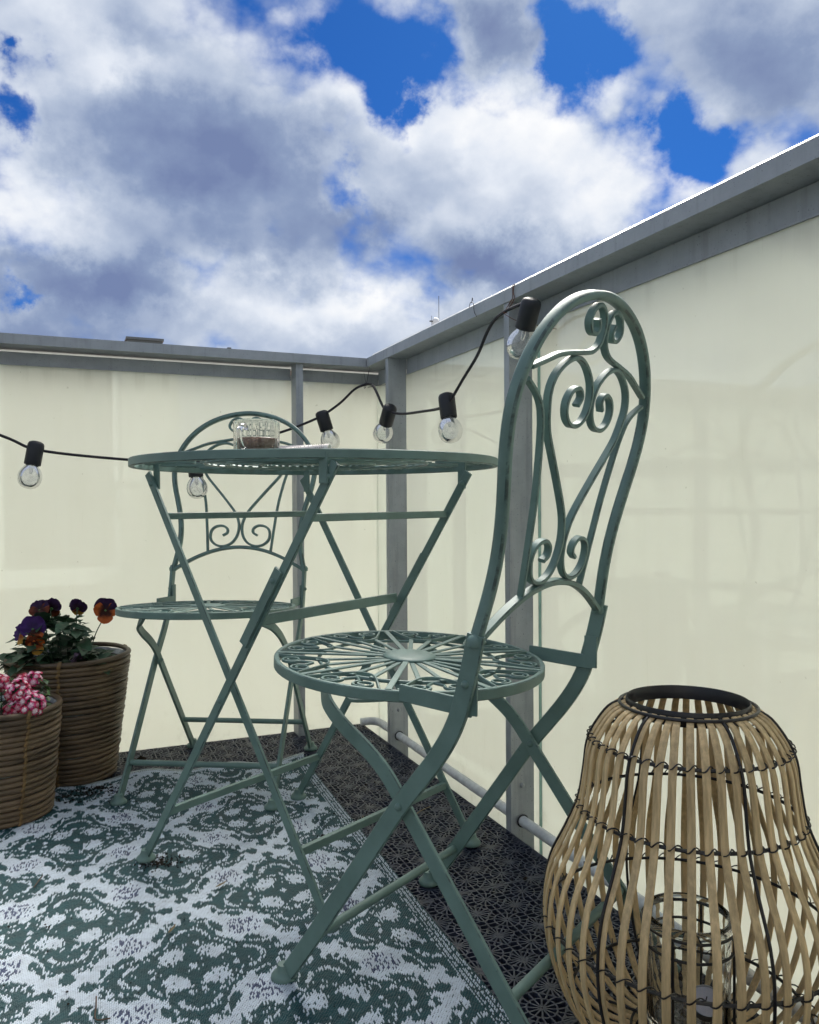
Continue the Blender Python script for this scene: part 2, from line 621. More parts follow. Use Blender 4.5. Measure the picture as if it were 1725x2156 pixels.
MAT = {
    'green': green_paint(),
    'pane': frosted_pane(),
    'pane_edge': pbr('pane_edge', (0.36, 0.50, 0.44), 0.2),
    'steel': grey_steel(),
    'flash': pbr('white_flashing', (0.34, 0.36, 0.37), 0.35, var=0.05),
    'seal': pbr('black_seal', (0.03, 0.03, 0.032), 0.7),
    'deck': pbr('black_plastic', (0.026, 0.033, 0.058), 0.42, 0.5, var=0.25, scale=25, bump=0.2, bscale=400),
    'gap_shade': pbr('painted_gap_shade', (0.006, 0.007, 0.011), 0.85),  # shade seen through the tile holes, put into the colour
    'slab': pbr('concrete', (0.30, 0.30, 0.29), 0.85, var=0.2, scale=8, bump=0.3, bscale=60),
    'pipe': pbr('grey_plastic_pipe', (0.62, 0.64, 0.67), 0.55, var=0.12, scale=60, bump=0.1),
    'rug_teal': pbr('rug_teal_straw', (0.016, 0.070, 0.080), 0.45, 0.35, var=0.25, scale=60),
    'rug_white': pbr('rug_white_straw', (0.57, 0.645, 0.72), 0.40, 0.5, var=0.10, scale=40),
    'rug_blue': pbr('rug_blue_straw', (0.030, 0.050, 0.125), 0.42, 0.5, var=0.2, scale=60),
    'rug_back': pbr('rug_backing', (0.025, 0.055, 0.060), 0.8),
    'rug_hem': pbr('rug_hem_tape', (0.40, 0.45, 0.45), 0.5, var=0.2, scale=90),
    'bamboo': pbr('bamboo', (0.56, 0.415, 0.225), 0.55, 0.35, var=0.22, scale=3, obj_var=0.16, stretch=(60, 60, 5), bump=0.25, bscale=12),
    'black_metal': pbr('black_wire', (0.012, 0.012, 0.015), 0.38, 0.5),
    'wicker': pbr('wicker', (0.125, 0.086, 0.050), 0.5, 0.4, var=0.3, scale=12, obj_var=0.24, bump=0.3, bscale=90),
    'wicker_tie': pbr('wicker_tie', (0.20, 0.125, 0.052), 0.55, 0.35, var=0.3, scale=40, obj_var=0.2),
    'liner': pbr('plastic_liner', (0.36, 0.38, 0.40), 0.25, 0.6, var=0.25, scale=20, bump=0.5, bscale=30),
    'soil': pbr('soil', (0.022, 0.016, 0.012), 0.9, 0.2, var=0.5, scale=60, bump=1.0, bscale=90),
    'leaf': pbr('leaf', (0.034, 0.078, 0.040), 0.5, 0.4, var=0.35, scale=30, obj_var=0.3),
    'leaf_light': pbr('leaf_light', (0.060, 0.130, 0.035), 0.5, 0.4, var=0.3, scale=30, obj_var=0.25),
    'dry': pbr('dry_leaf', (0.20, 0.155, 0.09), 0.8, 0.2, var=0.3, scale=60),
    'twig': pbr('twig', (0.12, 0.085, 0.065), 0.8, 0.2, var=0.3, scale=60),
    'socket': pbr('black_rubber', (0.014, 0.016, 0.021), 0.5, 0.45, var=0.15),
    'cord': pbr('black_cord', (0.012, 0.010, 0.016), 0.55, 0.4),
    'bulb': thin_glass('bulb_glass', (0.96, 0.965, 0.97), 0.0, 1.6, 0.17),
    'jar': solid_glass('jar_glass', (0.97, 0.99, 0.98)),
    'mug': solid_glass('mug_glass', (0.97, 0.98, 0.97), 0.01),
    'coffee': pbr('coffee', (0.135, 0.066, 0.042), 0.25, 0.5, var=0.08),
    'wax': pbr('candle_wax', (0.72, 0.70, 0.80), 0.5, 0.4, var=0.04),
    'alu': pbr('aluminium_cup', (0.62, 0.63, 0.65), 0.32, metal=1.0, var=0.05),
    'paper': pbr('paper', (0.70, 0.665, 0.64), 0.8, 0.2, var=0.04),
    'ink': pbr('ink', (0.16, 0.13, 0.13), 0.8, 0.2),
    'rust': pbr('rusty_wire', (0.14, 0.055, 0.03), 0.8, 0.3, var=0.4, scale=300),
    'wire': pbr('thin_dark_wire', (0.03, 0.025, 0.03), 0.6),
    'reflector': pbr('pale_reflector', (0.78, 0.75, 0.66), 0.8, var=0.12, scale=6),  # pale surface of the added light-bouncing sheet
    'render': pbr('house_render', (0.36, 0.35, 0.33), 0.85, var=0.06, scale=6, bump=0.2, bscale=120),
    'frame': pbr('window_frame', (0.62, 0.63, 0.64), 0.4, var=0.04),
    'dark_glass': pbr('window_glass', (0.02, 0.025, 0.03), 0.05, 0.6),
    'ground': pbr('ground', (0.30, 0.29, 0.26), 0.95, 0.2, var=0.25, scale=0.05),
    'zinc': pbr('zinc', (0.11, 0.12, 0.125), 0.6, var=0.1),
    'white_dome': pbr('white_plastic', (0.75, 0.76, 0.76), 0.4),
    'brick_far': pbr('far_wall', (0.28, 0.20, 0.16), 0.9),
    'p_purple': petal_mat('pansy_purple', (0.020, 0.006, 0.018), (0.030, 0.010, 0.050)),
    'p_violet': petal_mat('pansy_violet', (0.030, 0.010, 0.07), (0.050, 0.016, 0.125)),
    'p_orange': petal_mat('pansy_orange', (0.030, 0.006, 0.004), (0.42, 0.095, 0.018)),
    'p_gold': petal_mat('pansy_gold', (0.22, 0.045, 0.008), (0.40, 0.22, 0.035)),
    'p_rust': petal_mat('pansy_rust', (0.035, 0.007, 0.006), (0.13, 0.030, 0.012)),
    'p_lilac': petal_mat('pansy_lilac', (0.12, 0.07, 0.14), (0.27, 0.20, 0.30)),
    'v_pink': petal_mat('verbena_pink', (0.78, 0.64, 0.68), (0.42, 0.008, 0.070)),
    'v_rose': petal_mat('verbena_rose', (0.74, 0.52, 0.60), (0.48, 0.030, 0.14)),
    'v_red': petal_mat('verbena_red', (0.60, 0.30, 0.36), (0.36, 0.008, 0.045)),
}
GREEN = MAT['green']

# ------------------------------------------------------------------ ground, slab, house behind the camera, far roofs
b = MB()
b.add([(-3000, -3000, -12), (3000, -3000, -12), (3000, 3000, -12), (-3000, 3000, -12)], [(0, 1, 2, 3)])
struct(b.build('ground', MAT['ground']))
b = MB()
b.span(-3.4, 0.93, -3.2, 2.33, -0.30, -0.052)
struct(b.build('terrace_floor', MAT['slab']))
b = MB()
b.span(-3.3, 0.800, -2.85, 2.243, -0.048, -0.022)
struct(b.build('deck_shade_sheet', MAT['gap_shade']))  # near-black sheet standing in for the shade beneath the lattice

b = MB()
b.add([(-3.4, 2.335, -.10), (0.935, 2.335, -.10), (0.935, -3.2, -.10), (2.1, -3.2, -.10), (2.1, 3.5, -.10), (-3.4, 3.5, -.10)], [(0, 1, 4, 5), (1, 2, 3, 4)])
b.add([(-3.4, 3.5, -.10), (2.1, 3.5, -.10), (2.1, 3.5, -.6), (-3.4, 3.5, -.6)], [(0, 1, 2, 3)])
struct(b.build('bounce_sheet', MAT['reflector']))  # unseen pale sheet, added outside to bounce sunlight into the panes

house = thing('house', 'pale rendered house wall with a glazed door at the back of the terrace', 'house', (0, -2.9, 0))
b = MB()
b.span(-3.4, -0.55, -0.25, 0, -0.05, 2.75)
b.span(0.45, 0.93, -0.25, 0, -0.05, 2.75)
b.span(-0.55, 0.45, -0.25, 0, 2.10, 2.75)
b.build('wall', MAT['render'], house)
b = MB()
b.span(-0.55, -0.48, -0.12, -0.04, -0.05, 2.10)
b.span(0.38, 0.45, -0.12, -0.04, -0.05, 2.10)
b.span(-0.48, 0.38, -0.12, -0.04, 2.02, 2.10)
b.span(-0.48, 0.38, -0.12, -0.04, -0.05, 0.12)
dr = b.build('door', MAT['frame'], house)
b = MB()
b.span(-0.48, 0.38, -0.09, -0.07, 0.12, 2.02)
b.build('pane', MAT['dark_glass'], dr)
b = MB()
b.span(-3.4, 0.93, -0.30, 0.10, 2.752, 2.86)
b.build('roof_edge', MAT['zinc'], house)

# roof things just visible over the parapets
D = 14.0
nb = thing('far_building', 'flat roofed building hidden behind the frosted parapet with dark vents on its roof', 'building', (2.0, D, 0))
b = MB()
b.span(-5, 5.5, 0, 9, -12, 0.65 + 0.185 * D)
b.build('wall', MAT['brick_far'], nb)
zt = 0.65 + 0.185 * D
b = MB()
b.span(0.068 * D - 2.0, 0.108 * D - 2.0, 0.1, 0.7, zt, 0.65 + 0.1975 * D)
b.span(0.0665 * D - 2.0, 0.1095 * D - 2.0, 0.06, 0.74, 0.65 + 0.1977 * D, 0.65 + 0.2005 * D)
b.build('roof_vent', MAT['zinc'], nb)
b = MB()
b.span(0.186 * D - 2.0, 0.1905 * D - 2.0, 0.1, 0.16, zt, 0.65 + 0.1965 * D)
b.box((0.1875 * D - 2.0, 0.13, 0.65 + 0.1955 * D), 0.05, 0.05, 0.02)
b.build('roof_post', MAT['zinc'], nb)
D = 40.0
am = thing('antenna_mast', 'thin antenna masts beside a small white dome far beyond the parapet', 'antenna', (0.468 * D, D, 0))
b = MB()
b.tube([(0.005 * D, 0, 0.65 + 0.10 * D), (0.005 * D, 0, 0.65 + 0.286 * D)], 0.016, 6)
b.build('tall_mast', MAT['zinc'], am)
b = MB()
b.tube([(-0.006 * D, 0, 0.65 + 0.10 * D), (-0.006 * D, 0, 0.65 + 0.258 * D)], 0.012, 6)
b.box((-0.006 * D, 0, 0.65 + 0.2505 * D), 0.22, 0.1, 0.06)
b.build('short_mast', MAT['zinc'], am)
b = MB()
b.lathe([(0.19, -0.4), (0.2, 0.0), (0.17, 0.12), (0.1, 0.19), (0, 0.21)], 16, M=Matrix.Translation((0, 0, 0.65 + 0.2505 * D)))
b.build('dome', MAT['white_dome'], am)
b = MB()
b.span(-6, 6, 0.4, 8, -12, 0.65 + 0.17 * D)
b.build('wall', MAT['brick_far'], am)

# ------------------------------------------------------------------ parapet walls
ZC = 1.047         # soffit of the cap
right = thing('right_parapet', 'long frosted glass parapet on the right with a wide grey cap and two posts', 'parapet', (0.80, 0.4, 0))
left = thing('left_parapet', 'frosted glass parapet across the far side behind the table and the planters', 'parapet', (-0.6, 2.18, 0))


def part_at(bm, name, mat, parent):
    """bm is in world coordinates; move it into the parent's frame"""
    off = parent.location
    bm.v = [(p[0] - off.x, p[1] - off.y, p[2] - off.z) for p in bm.v]
    return bm.build(name, mat, parent)


XG, YG = 0.862, 2.250
bpy.context.view_layer.update()
# caps (mitred at the corner)
b = MB()
y0 = -2.85
b.add([(0.80, y0, ZC), (0.94, y0, ZC), (0.94, y0, ZC + .030), (0.80, y0, ZC + .025),
       (0.80, 2.180, ZC), (0.94, 2.320, ZC), (0.94, 2.320, ZC + .030), (0.80, 2.180, ZC + .025)],
      [(0, 1, 2, 3), (7, 6, 5, 4), (0, 3, 7, 4), (1, 5, 6, 2), (3, 2, 6, 7), (0, 4, 5, 1)])
part_at(b, 'cap', MAT['steel'], right)
b = MB()
b.add([(0.803, y0, ZC + .0250), (0.812, y0, ZC + .0270), (0.812, y0, ZC + .0285), (0.803, y0, ZC + .0255),
       (0.803, 2.178, ZC + .0255), (0.830, 2.205, ZC + .0275), (0.830, 2.205, ZC + .0440), (0.812, 2.187, ZC + .0265)],
      [(0, 1, 2, 3), (7, 6, 5, 4), (0, 3, 7, 4), (1, 5, 6, 2), (3, 2, 6, 7), (0, 4, 5, 1)])
part_at(b, 'flashing', MAT['flash'], right)
x0 = -3.3
b = MB()
b.add([(x0, 2.180, ZC), (x0, 2.320, ZC), (x0, 2.320, ZC + .030), (x0, 2.180, ZC + .025),
       (0.7985, 2.180, ZC), (0.9385, 2.320, ZC), (0.9385, 2.320, ZC + .030), (0.7985, 2.180, ZC + .025)],
      [(3, 2, 1, 0), (4, 5, 6, 7), (4, 7, 3, 0), (2, 6, 5, 1), (7, 6, 2, 3), (1, 5, 4, 0)])
part_at(b, 'cap', MAT['steel'], left)
# rails under the caps
for ya, yb in ((2.0425, 2.235), (1.3965, 2.0175), (0.4665, 1.3735), (-0.43, 0.4435), (-2.85, -0.45)):
    b = MB()
    b.span(0.857, 0.885, ya, yb, 1.004, ZC - 0.001)
    b.span(0.8545, 0.8565, ya, yb, 1.0035, 1.0065)
    part_at(b, 'rail', MAT['steel'], right)
for xa, xb in ((0.6150, 0.8800), (-0.345, 0.5925), (-3.30, -0.368)):
    b = MB()
    b.span(xa, xb, 2.246, 2.27, 1.006, ZC - 0.0085)
    b.span(xa, xb, 2.2435, 2.2455, 1.0055, 1.0085)
    part_at(b, 'rail', MAT['steel'], left)
# posts
for ya in (2.020, 1.376, 0.446, -0.45):
    b = MB()
    b.span(0.803, 0.8555, ya, ya + 0.020, -0.05, ZC - 0.0005)
    part_at(b, 'post', MAT['steel'], right)
for xa in (0.594, -0.3665, -1.33):
    b = MB()
    b.span(xa, xa + 0.020, 2.192, 2.2435, -0.05, ZC - 0.0005)
    part_at(b, 'post', MAT['steel'], left)
# panes: frosted sheets with a green cut edge
for ya, yb in ((1.362, 2.2600), (0.430, 1.352), (-0.47, 0.42), (-2.88, -0.48)):
    b = MB()
    b.span(0.8595, 0.8700, ya, yb, -0.048, 1.020)
    pn = part_at(b, 'pane', MAT['pane'], right)
    b = MB()
    b.span(0.8590, 0.8705, yb + 0.0003, yb + 0.0022, -0.048, 1.020)
    b.span(0.8590, 0.8705, ya - 0.0022, ya - 0.0003, -0.048, 1.020)
    part_at(b, 'glass_edge', MAT['pane_edge'], right)
for xa, xb in ((0.6055, 0.8592), (-0.355, 0.6025), (-3.3, -0.358)):
    b = MB()
    b.span(xa, xb, YG, YG + 0.0105, -0.048, 1.020)
    part_at(b, 'pane', MAT['pane'], left)
for ya, zz in ((2.0193, 0.035), (1.3753, 0.035)):
    b = MB()
    b.lathe([(0.0, 0.004), (0.003, 0.0035), (0.005, 0.001), (0.0052, 0)], 10, M=frame_to((0, -1, 0), (0.828, ya, 0.09)))
    part_at(b, 'bolt', MAT['steel'], right)
b = MB()
b.lathe([(0.0, 0.004), (0.003, 0.0035), (0.005, 0.001), (0.0052, 0)], 10, M=frame_to((0, -1, 0), (0.604, 2.1917, 0.030)))
part_at(b, 'bolt', MAT['steel'], left)

side = thing('side_parapet', 'frosted glass parapet on the open left side of the terrace', 'parapet', (-1.95, 0, 0))
b = MB()
b.span(-2.09, -1.95, -2.85, 2.178, ZC, ZC + .027)
part_at(b, 'cap', MAT['steel'], side)
b = MB()
b.span(-2.03, -2.005, -2.85, 2.178, 1.004, ZC - .001)
part_at(b, 'rail', MAT['steel'], side)
for ya in (-2.6, -1.5, -.4, .7, 1.75):
    b = MB()
    b.span(-2.004, -1.953, ya, ya + .02, -.05, ZC - .0005)
    part_at(b, 'post', MAT['steel'], side)
for ya in (-2.85, -1.505, -.405, .695, 1.745):
    b = MB()
    b.span(-2.02, -2.0095, ya, min(2.24, ya + (1.34 if ya < -2 else 1.094)), -.048, 1.02)
    part_at(b, 'pane', MAT['pane'], side)

# pipe along the foot of the right parapet
pipe = thing('floor_pipe', 'grey round pipe running along the floor at the foot of the right parapet', 'pipe', (0.828, 2.1, 0.022))
b = MB()
b.tube([(0.828, y, 0.020) for y in (-2.8, -1.1, 0, 1.0, 2.0, 2.13)], 0.0103, 14)
part_at(b, 'straight_run', MAT['pipe'], pipe)
b = MB()
b.tube(curve([(0.828, 2.118, 0.020), (0.828, 2.150, 0.020), (0.823, 2.176, 0.020), (0.806, 2.190, 0.020), (0.78, 2.196, 0.018)], 5), 0.0112, 14)
part_at(b, 'elbow', MAT['pipe'], pipe)
for y in (2.019, 1.375):
    b = MB()
    b.tube([(0.828 + 0.0115 * math.cos(q * PI / 8), y - 0.0015, 0.020 + 0.0115 * math.sin(q * PI / 8)) for q in range(16)], 0.0016, 5, closed=True)
    part_at(b, 'collar', MAT['seal'], pipe)

# ------------------------------------------------------------------ lattice deck tiles
P_ = 0.35 / 5


def star_cell():
    segs = []
    pol = lambda r, a: (r * math.cos(math.radians(a)), r * math.sin(math.radians(a)))
    h = P_ / 2
    R1 = 0.0205
    for k in range(12):
        a0 = 30 * k
        segs.append((pol(0.0015, a0), pol(R1, a0)))
        segs.append((pol(R1, a0 - 15), pol(R1, a0 + 15)))
        a1 = a0 % 90
        if a1 == 0:
            segs.append((pol(R1, a0), pol(h, a0)))
    for q in range(4):
        c, s = (1, 1) if q == 0 else (-1, 1) if q == 1 else (-1, -1) if q == 2 else (1, -1)
        T = lambda x, y: (x * c, y * s)
        segs += [(T(*pol(R1, 30)), T(0.0285, 0.0120)), (T(*pol(R1, 60)), T(0.0120, 0.0285)),
                 (T(h, 0.0085), T(0.0285, 0.0120)), (T(0.0285, 0.0120), T(0.0240, 0.0185)),
                 (T(0.0240, 0.0185), T(0.0185, 0.0240)), (T(0.0185, 0.0240), T(0.0120, 0.0285)),
                 (T(0.0120, 0.0285), T(0.0085, h)),
                 (T(*pol(R1, 45)), T(0.0212, 0.0212)),
                 (T(h, h), T(0.0240, 0.0240)), (T(0.0240, 0.0240), T(0.0212, 0.0212)),
                 (T(h, h), T(0.0290, 0.0185)), (T(h, h), T(0.0185, 0.0290)),
                 (T(0.0290, 0.0185), T(0.0240, 0.0185)), (T(0.0185, 0.0290), T(0.0185, 0.0240)),
                 (T(0.0290, 0.0185), T(0.0285, 0.0120)), (T(0.0185, 0.0290), T(0.0120, 0.0285))]
        if c == 1:
            segs.append((T(h, h), T(h, 0.0175)))
            segs.append((T(h, 0.0175), T(h, 0.0085)))
            segs.append((T(h, 0.0085), T(h, 0.0)))
        if s == 1:
            segs.append((T(h, h), T(0.0175, h)))
            segs.append((T(0.0175, h), T(0.0085, h)))
            segs.append((T(0.0085, h), T(0.0, h)))
    return segs


def tile_mesh():
    b = MB()
    cell = star_cell()
    r2 = random.Random(3)
    lim = 0.1735
    for i in range(5):
        for j in range(5):
            cx, cy = (i - 2) * P_, (j - 2) * P_
            for (xa, ya), (xb, yb) in cell:
                p, q = Vector((xa + cx, ya + cy)), Vector((xb + cx, yb + cy))
                for w in (p, q):
                    w.x = max(-lim, min(lim, w.x))
                    w.y = max(-lim, min(lim, w.y))
                dv = q - p
                if dv.length < 1e-4:
                    continue
                dv.normalize()
                p -= dv * 0.0004
                q += dv * 0.0004
                nn = Vector((-dv.y, dv.x)) * 0.00125
                zt = -r2.random() * 0.0005
                pts = [(*(p + nn), zt), (*(q + nn), zt), (*(q - nn), zt), (*(p - nn), zt),
                       (*(p + nn * 1.1), -.006), (*(q + nn * 1.1), -.006), (*(q - nn * 1.1), -.006), (*(p - nn * 1.1), -.006)]
                b.add(pts, [(3, 2, 1, 0), (0, 1, 5, 4), (2, 3, 7, 6), (1, 2, 6, 5), (3, 0, 4, 7)])
            for ang in (0, 45):
                pass
    for sx, sy, lx, ly in ((0, 1, .3485, .003), (0, -1, .3485, .003), (1, 0, .003, .3455), (-1, 0, .003, .3455)):
        b.box((sx * .1728, sy * .1728, -.0085), lx, ly, .0160)
    # studs that carry the tile
    for i in range(3):
        for j in range(3):
            b.lathe([(0.006, -0.0215), (0.006, -0.004)], 6, M=Matrix.Translation(((i - 1) * .14, (j - 1) * .14, 0)))
    return b.mesh('deck_tile', MAT['deck'], 30)


deck = place('deck', None, None, (0.803, 2.245, 0))
deck['kind'] = 'structure'
tm = tile_mesh()
n_t = 0
for i in range(8):
    for j in range(8):
        x = 0.803 - 0.175 - 0.35 * i
        y = 2.245 - 0.175 - 0.35 * j
        # skip what the rug and planters hide wholly
        if i >= 1 and j >= 2:
            continue
        if i > 4 or j > 6:
            continue
        t = place('deck_tile', tm, deck, (x - 0.803, y - 2.245, 0), (0, 0, (PI / 2) * random.randrange(4)))
        n_t += 1

# ------------------------------------------------------------------ woven rug


def rug_color(x, y):
    """x, y: rug metres from a medallion centre; returns 0 teal, 1 white, 2 blue"""
    A, B = 0.331, 0.347
    # nearest centre of the staggered lattice
    u, v = x / A, y / B
    i0, j0 = np.round(u), np.round(v)
    d0 = (u - i0) ** 2 + (v - j0) ** 2
    i1, j1 = np.floor(u) + .5, np.floor(v) + .5
    d1 = (u - i1) ** 2 + (v - j1) ** 2
    near = d0 <= d1
    U = np.where(near, u - i0, u - i1) * 2
    V = np.where(near, v - j0, v - j1) * 2
    a, c = np.abs(U), np.abs(V)
    jx = rng.normal(0, 0.004, U.shape)
    jy = rng.normal(0, 0.011, U.shape)
    a2, c2 = np.abs(U + jx), np.abs(V + jy)
    rnd = rng.random(U.shape)

    def ell(p, q, cx, cy, rx, ry, ang=0.0):
        ca, sa = math.cos(ang), math.sin(ang)
        dx, dy = p - cx, q - cy
        return ((dx * ca + dy * sa) / rx) ** 2 + ((-dx * sa + dy * ca) / ry) ** 2

    def arc(p, q, cx, cy, r0, r1, a0, a1):
        r = np.hypot(p - cx, q - cy)
        t = np.degrees(np.arctan2(q - cy, p - cx)) % 360
        ok = (t >= a0) & (t <= a1) if a0 <= a1 else (t >= a0) | (t <= a1)
        return (r > r0) & (r < r1) & ok

    def fleur(p, q):
        lobe = ell(p, q, 0, 0.455, 0.245, 0.265)
        t = lobe < 1
        leaf = ell(p, q, 0.255, 0.578, 0.122, 0.048, 1.90)
        t &= ~((leaf < 1.75) & (q > 0.40))                       # white line between lobe and side leaf
        t |= leaf < 1
        t |= (p < 0.036) & (q > 0.66) & (q < 0.86)               # stem
        t |= ell(p, q, 0, 0.845, 0.066, 0.066) < 1               # bud
        t |= arc(p, q, 0.150, 0.765, 0.026, 0.072, 190, 80)      # curl beside the stem
        return t

    lo_ = np.minimum(a2, c2)
    T = fleur(a2, c2) | fleur(c2, a2)
    ring = np.hypot(a2, c2)
    T |= ring < 0.475
    T &= ~((ring > 0.405) & (ring < 0.430) & (lo_ > 0.15) & (rnd < 0.55))
    T &= ~(a2 + c2 > np.where(lo_ < 0.13, 1.0, np.where(lo_ < 0.24, 0.935, 0.88)))          # white lattice bands
    petal = ell(a2, c2, 0.165, 0.190, 0.084, 0.122, 0.80)
    Wt = petal < 1                                           # four petals
    Wt |= ell(a2, c2, 0, 0, 0.034, 0.042) < 1

    def dashes(p, q):
        r = np.sqrt(ell(p, q, 0, 0.43, 0.160, 0.165))
        return (r > 0.80) & (r < 1.08) & (q > 0.44) & (rnd < 0.72)

    Wt |= dashes(a, c) | dashes(c, a)
    Wt |= (ell(a2, c2, 0.05, 0.345, 0.030, 0.026) < 1) | (ell(a2, c2, 0.345, 0.05, 0.026, 0.030) < 1)
    rim = np.sqrt(ell(a, c, 0, 0, 0.36, 0.36))
    Wt |= (rim > 0.90) & (rim < 1.05) & (a > .17) & (c > .17) & (rnd < 0.22)
    Wt |= (petal > 1) & (petal < 1.7) & (rnd > 0.80)
    Wt |= rng.random(U.shape) < 0.015
    out = np.where(T & ~Wt, 0, 1)
    out = np.where((petal < 0.75) & (rnd < 0.07), 0, out)
    mid = ell(a, c, 0.50, 0.50, 0.125, 0.125, 0.785)
    out = np.where((mid < 1.7) & (out == 1) & (rnd < 0.16), 2, out)
    out = np.where((mid < 1.0) & (out == 1) & (rnd < 0.38), 2, out)
    return out


def build_rug():
    corner = np.array([0.551, 1.990])
    eu = np.array([0.99932, -0.0368])
    ev = np.array([0.0368, 0.99932])
    c0 = np.array([0.172, 1.4985])
    cw, cl = 0.0022, 0.0056
    nu, nv = int(0.72 / cw), int(1.30 / cl)
    ii, jj = np.meshgrid(np.arange(nu), np.arange(nv), indexing='ij')
    ii, jj = ii.ravel(), jj.ravel()
    uc = -(ii + .5) * cw
    vc = -(jj + .5) * cl - (ii % 2) * cl * .5
    vc = vc + rng.normal(0, .0006, vc.shape)
    keep = np.ones(len(ii), bool)
    wx = corner[0] + uc * eu[0] + vc * ev[0]
    wy = corner[1] + uc * eu[1] + vc * ev[1]
    qx = (wx - c0[0]) * eu[0] + (wy - c0[1]) * eu[1]
    qy = (wx - c0[0]) * ev[0] + (wy - c0[1]) * ev[1]
    colr = rug_color(qx, qy)
    bord = uc > -0.024
    k = (np.floor(-vc / cl * 2) % 2).astype(int)
    colr = np.where(bord, np.where((ii % 3 == 0), 0, np.where(rng.random(len(ii)) < .78, 1, 0)), colr)
    far = vc > -0.012
    colr = np.where(far, 1, colr)

    def zoff(u_, v_):
        # the far hem is buckled
        lift = np.clip(1 + v_ / 0.16, 0, 1) ** 2
        return lift * (0.006 + 0.006 * np.sin(u_ * 31 + 1.0) + 0.004 * np.sin(u_ * 13))

    hw, hl = cw * .48, cl * .50
    jitter = rng.normal(0, .00022, len(ii))
    top = 0.0046 + jitter
    low = 0.0028
    short = np.where(bord, .62, 1.0)
    pts = []
    for du, dv, hi in ((-1, -1, 0), (1, -1, 0), (1, 1, 0), (-1, 1, 0), (0, -.55, 1), (0, .55, 1)):
        u_ = uc + du * hw
        v_ = vc + dv * hl * short
        lean = dv * 0.0004
        X = corner[0] + (u_ + lean) * eu[0] + v_ * ev[0]
        Y = corner[1] + (u_ + lean) * eu[1] + v_ * ev[1]
        Z = (top if hi else low) + zoff(u_, np.minimum(v_, 0))
        pts.append(np.stack([X, Y, Z], 1))
    V = np.stack(pts, 1).reshape(-1, 3)
    m = len(ii)
    base = (np.arange(m) * 6)[:, None]
    tri = np.array([[0, 1, 4], [2, 3, 5]])
    quad = np.array([[1, 2, 5, 4], [3, 0, 4, 5]])
    tris = (base[:, None, :] + tri[None]).reshape(-1, 3)
    quads = (base[:, None, :] + quad[None]).reshape(-1, 4)
    # backing sheet
    bu = np.linspace(0.0, -0.72, 93)
    bv = np.linspace(0.0, -1.30, 60)
    gu, gv = np.meshgrid(bu, bv, indexing='ij')
    gu, gv = gu.ravel(), gv.ravel()
    B_ = np.stack([corner[0] + gu * eu[0] + gv * ev[0], corner[1] + gu * eu[1] + gv * ev[1], 0.0022 + zoff(gu, gv)], 1)
    o = len(V)
    fb = []
    for i in range(92):
        for j in range(59):
            a_ = o + i * 60 + j
            fb.append((a_, a_ + 1, a_ + 61, a_ + 60))
    fb = np.array(fb)
    allV = np.concatenate([V, B_])
    me = bpy.data.meshes.new('woven_rug')
    nl = tris.size + quads.size + fb.size
    me.vertices.add(len(allV))
    me.vertices.foreach_set('co', allV.ravel())
    me.loops.add(nl)
    me.loops.foreach_set('vertex_index', np.concatenate([tris.ravel(), quads.ravel(), fb.ravel()]).astype(np.int32))
    nf = len(tris) + len(quads) + len(fb)
    me.polygons.add(nf)
    starts = np.concatenate([np.arange(len(tris)) * 3, len(tris) * 3 + np.arange(len(quads)) * 4,
                             len(tris) * 3 + len(quads) * 4 + np.arange(len(fb)) * 4]).astype(np.int32)
    me.polygons.foreach_set('loop_start', starts)
    mi = np.concatenate([np.repeat(colr, 2), np.repeat(colr, 2), np.full(len(fb), 3)]).astype(np.int32)
    for k_ in ('rug_teal', 'rug_white', 'rug_blue', 'rug_back'):
        me.materials.append(MAT[k_])
    me.polygons.foreach_set('material_index', mi)
    me.update(calc_edges=True)
    me.validate()
    rug = place('woven_rug', me)
    tag(rug, 'teal and white woven outdoor rug with a floral medallion pattern', 'rug')
    b = MB()
    pth = [(corner[0] + u_ * eu[0] + .002 * ev[0], corner[1] + u_ * eu[1] + .002 * ev[1], float(zoff(np.array(u_), np.array(0.0))) + .0038) for u_ in np.linspace(0.002, -0.72, 140)]
    b.sweep(pth, (0, 0, 1), 0.0034, 0.0055, 0.0012)
    b.build('hem', MAT['rug_hem'], rug)


build_rug()

# ------------------------------------------------------------------ green metal furniture
rivet_me = None


def rivet_mesh():
    b = MB()
    b.lathe([(0.0, 0.0042), (0.0025, 0.0038), (0.0042, 0.0022), (0.0050, 0.0), (0.0050, -0.001)], 12)
    return b.mesh('rivet', GREEN, 60)


RIVET = rivet_mesh()


def rivet(parent, loc, direction):
    q = Vector(direction).normalized().to_track_quat('Z', 'Y')
    return place('rivet', RIVET, parent, loc, q.to_euler())


def foot_mesh(r=0.0165):
    b = MB()
    b.lathe([(0, 0), (r, 0), (r * 1.06, .002), (r * 1.06, .0055), (r * .93, .0085), (r * .72, .0105), (r * .58, .015), (r * .5, .0205), (0, .021)], 18)
    return b.mesh('foot', GREEN, 40)


FOOT = foot_mesh()


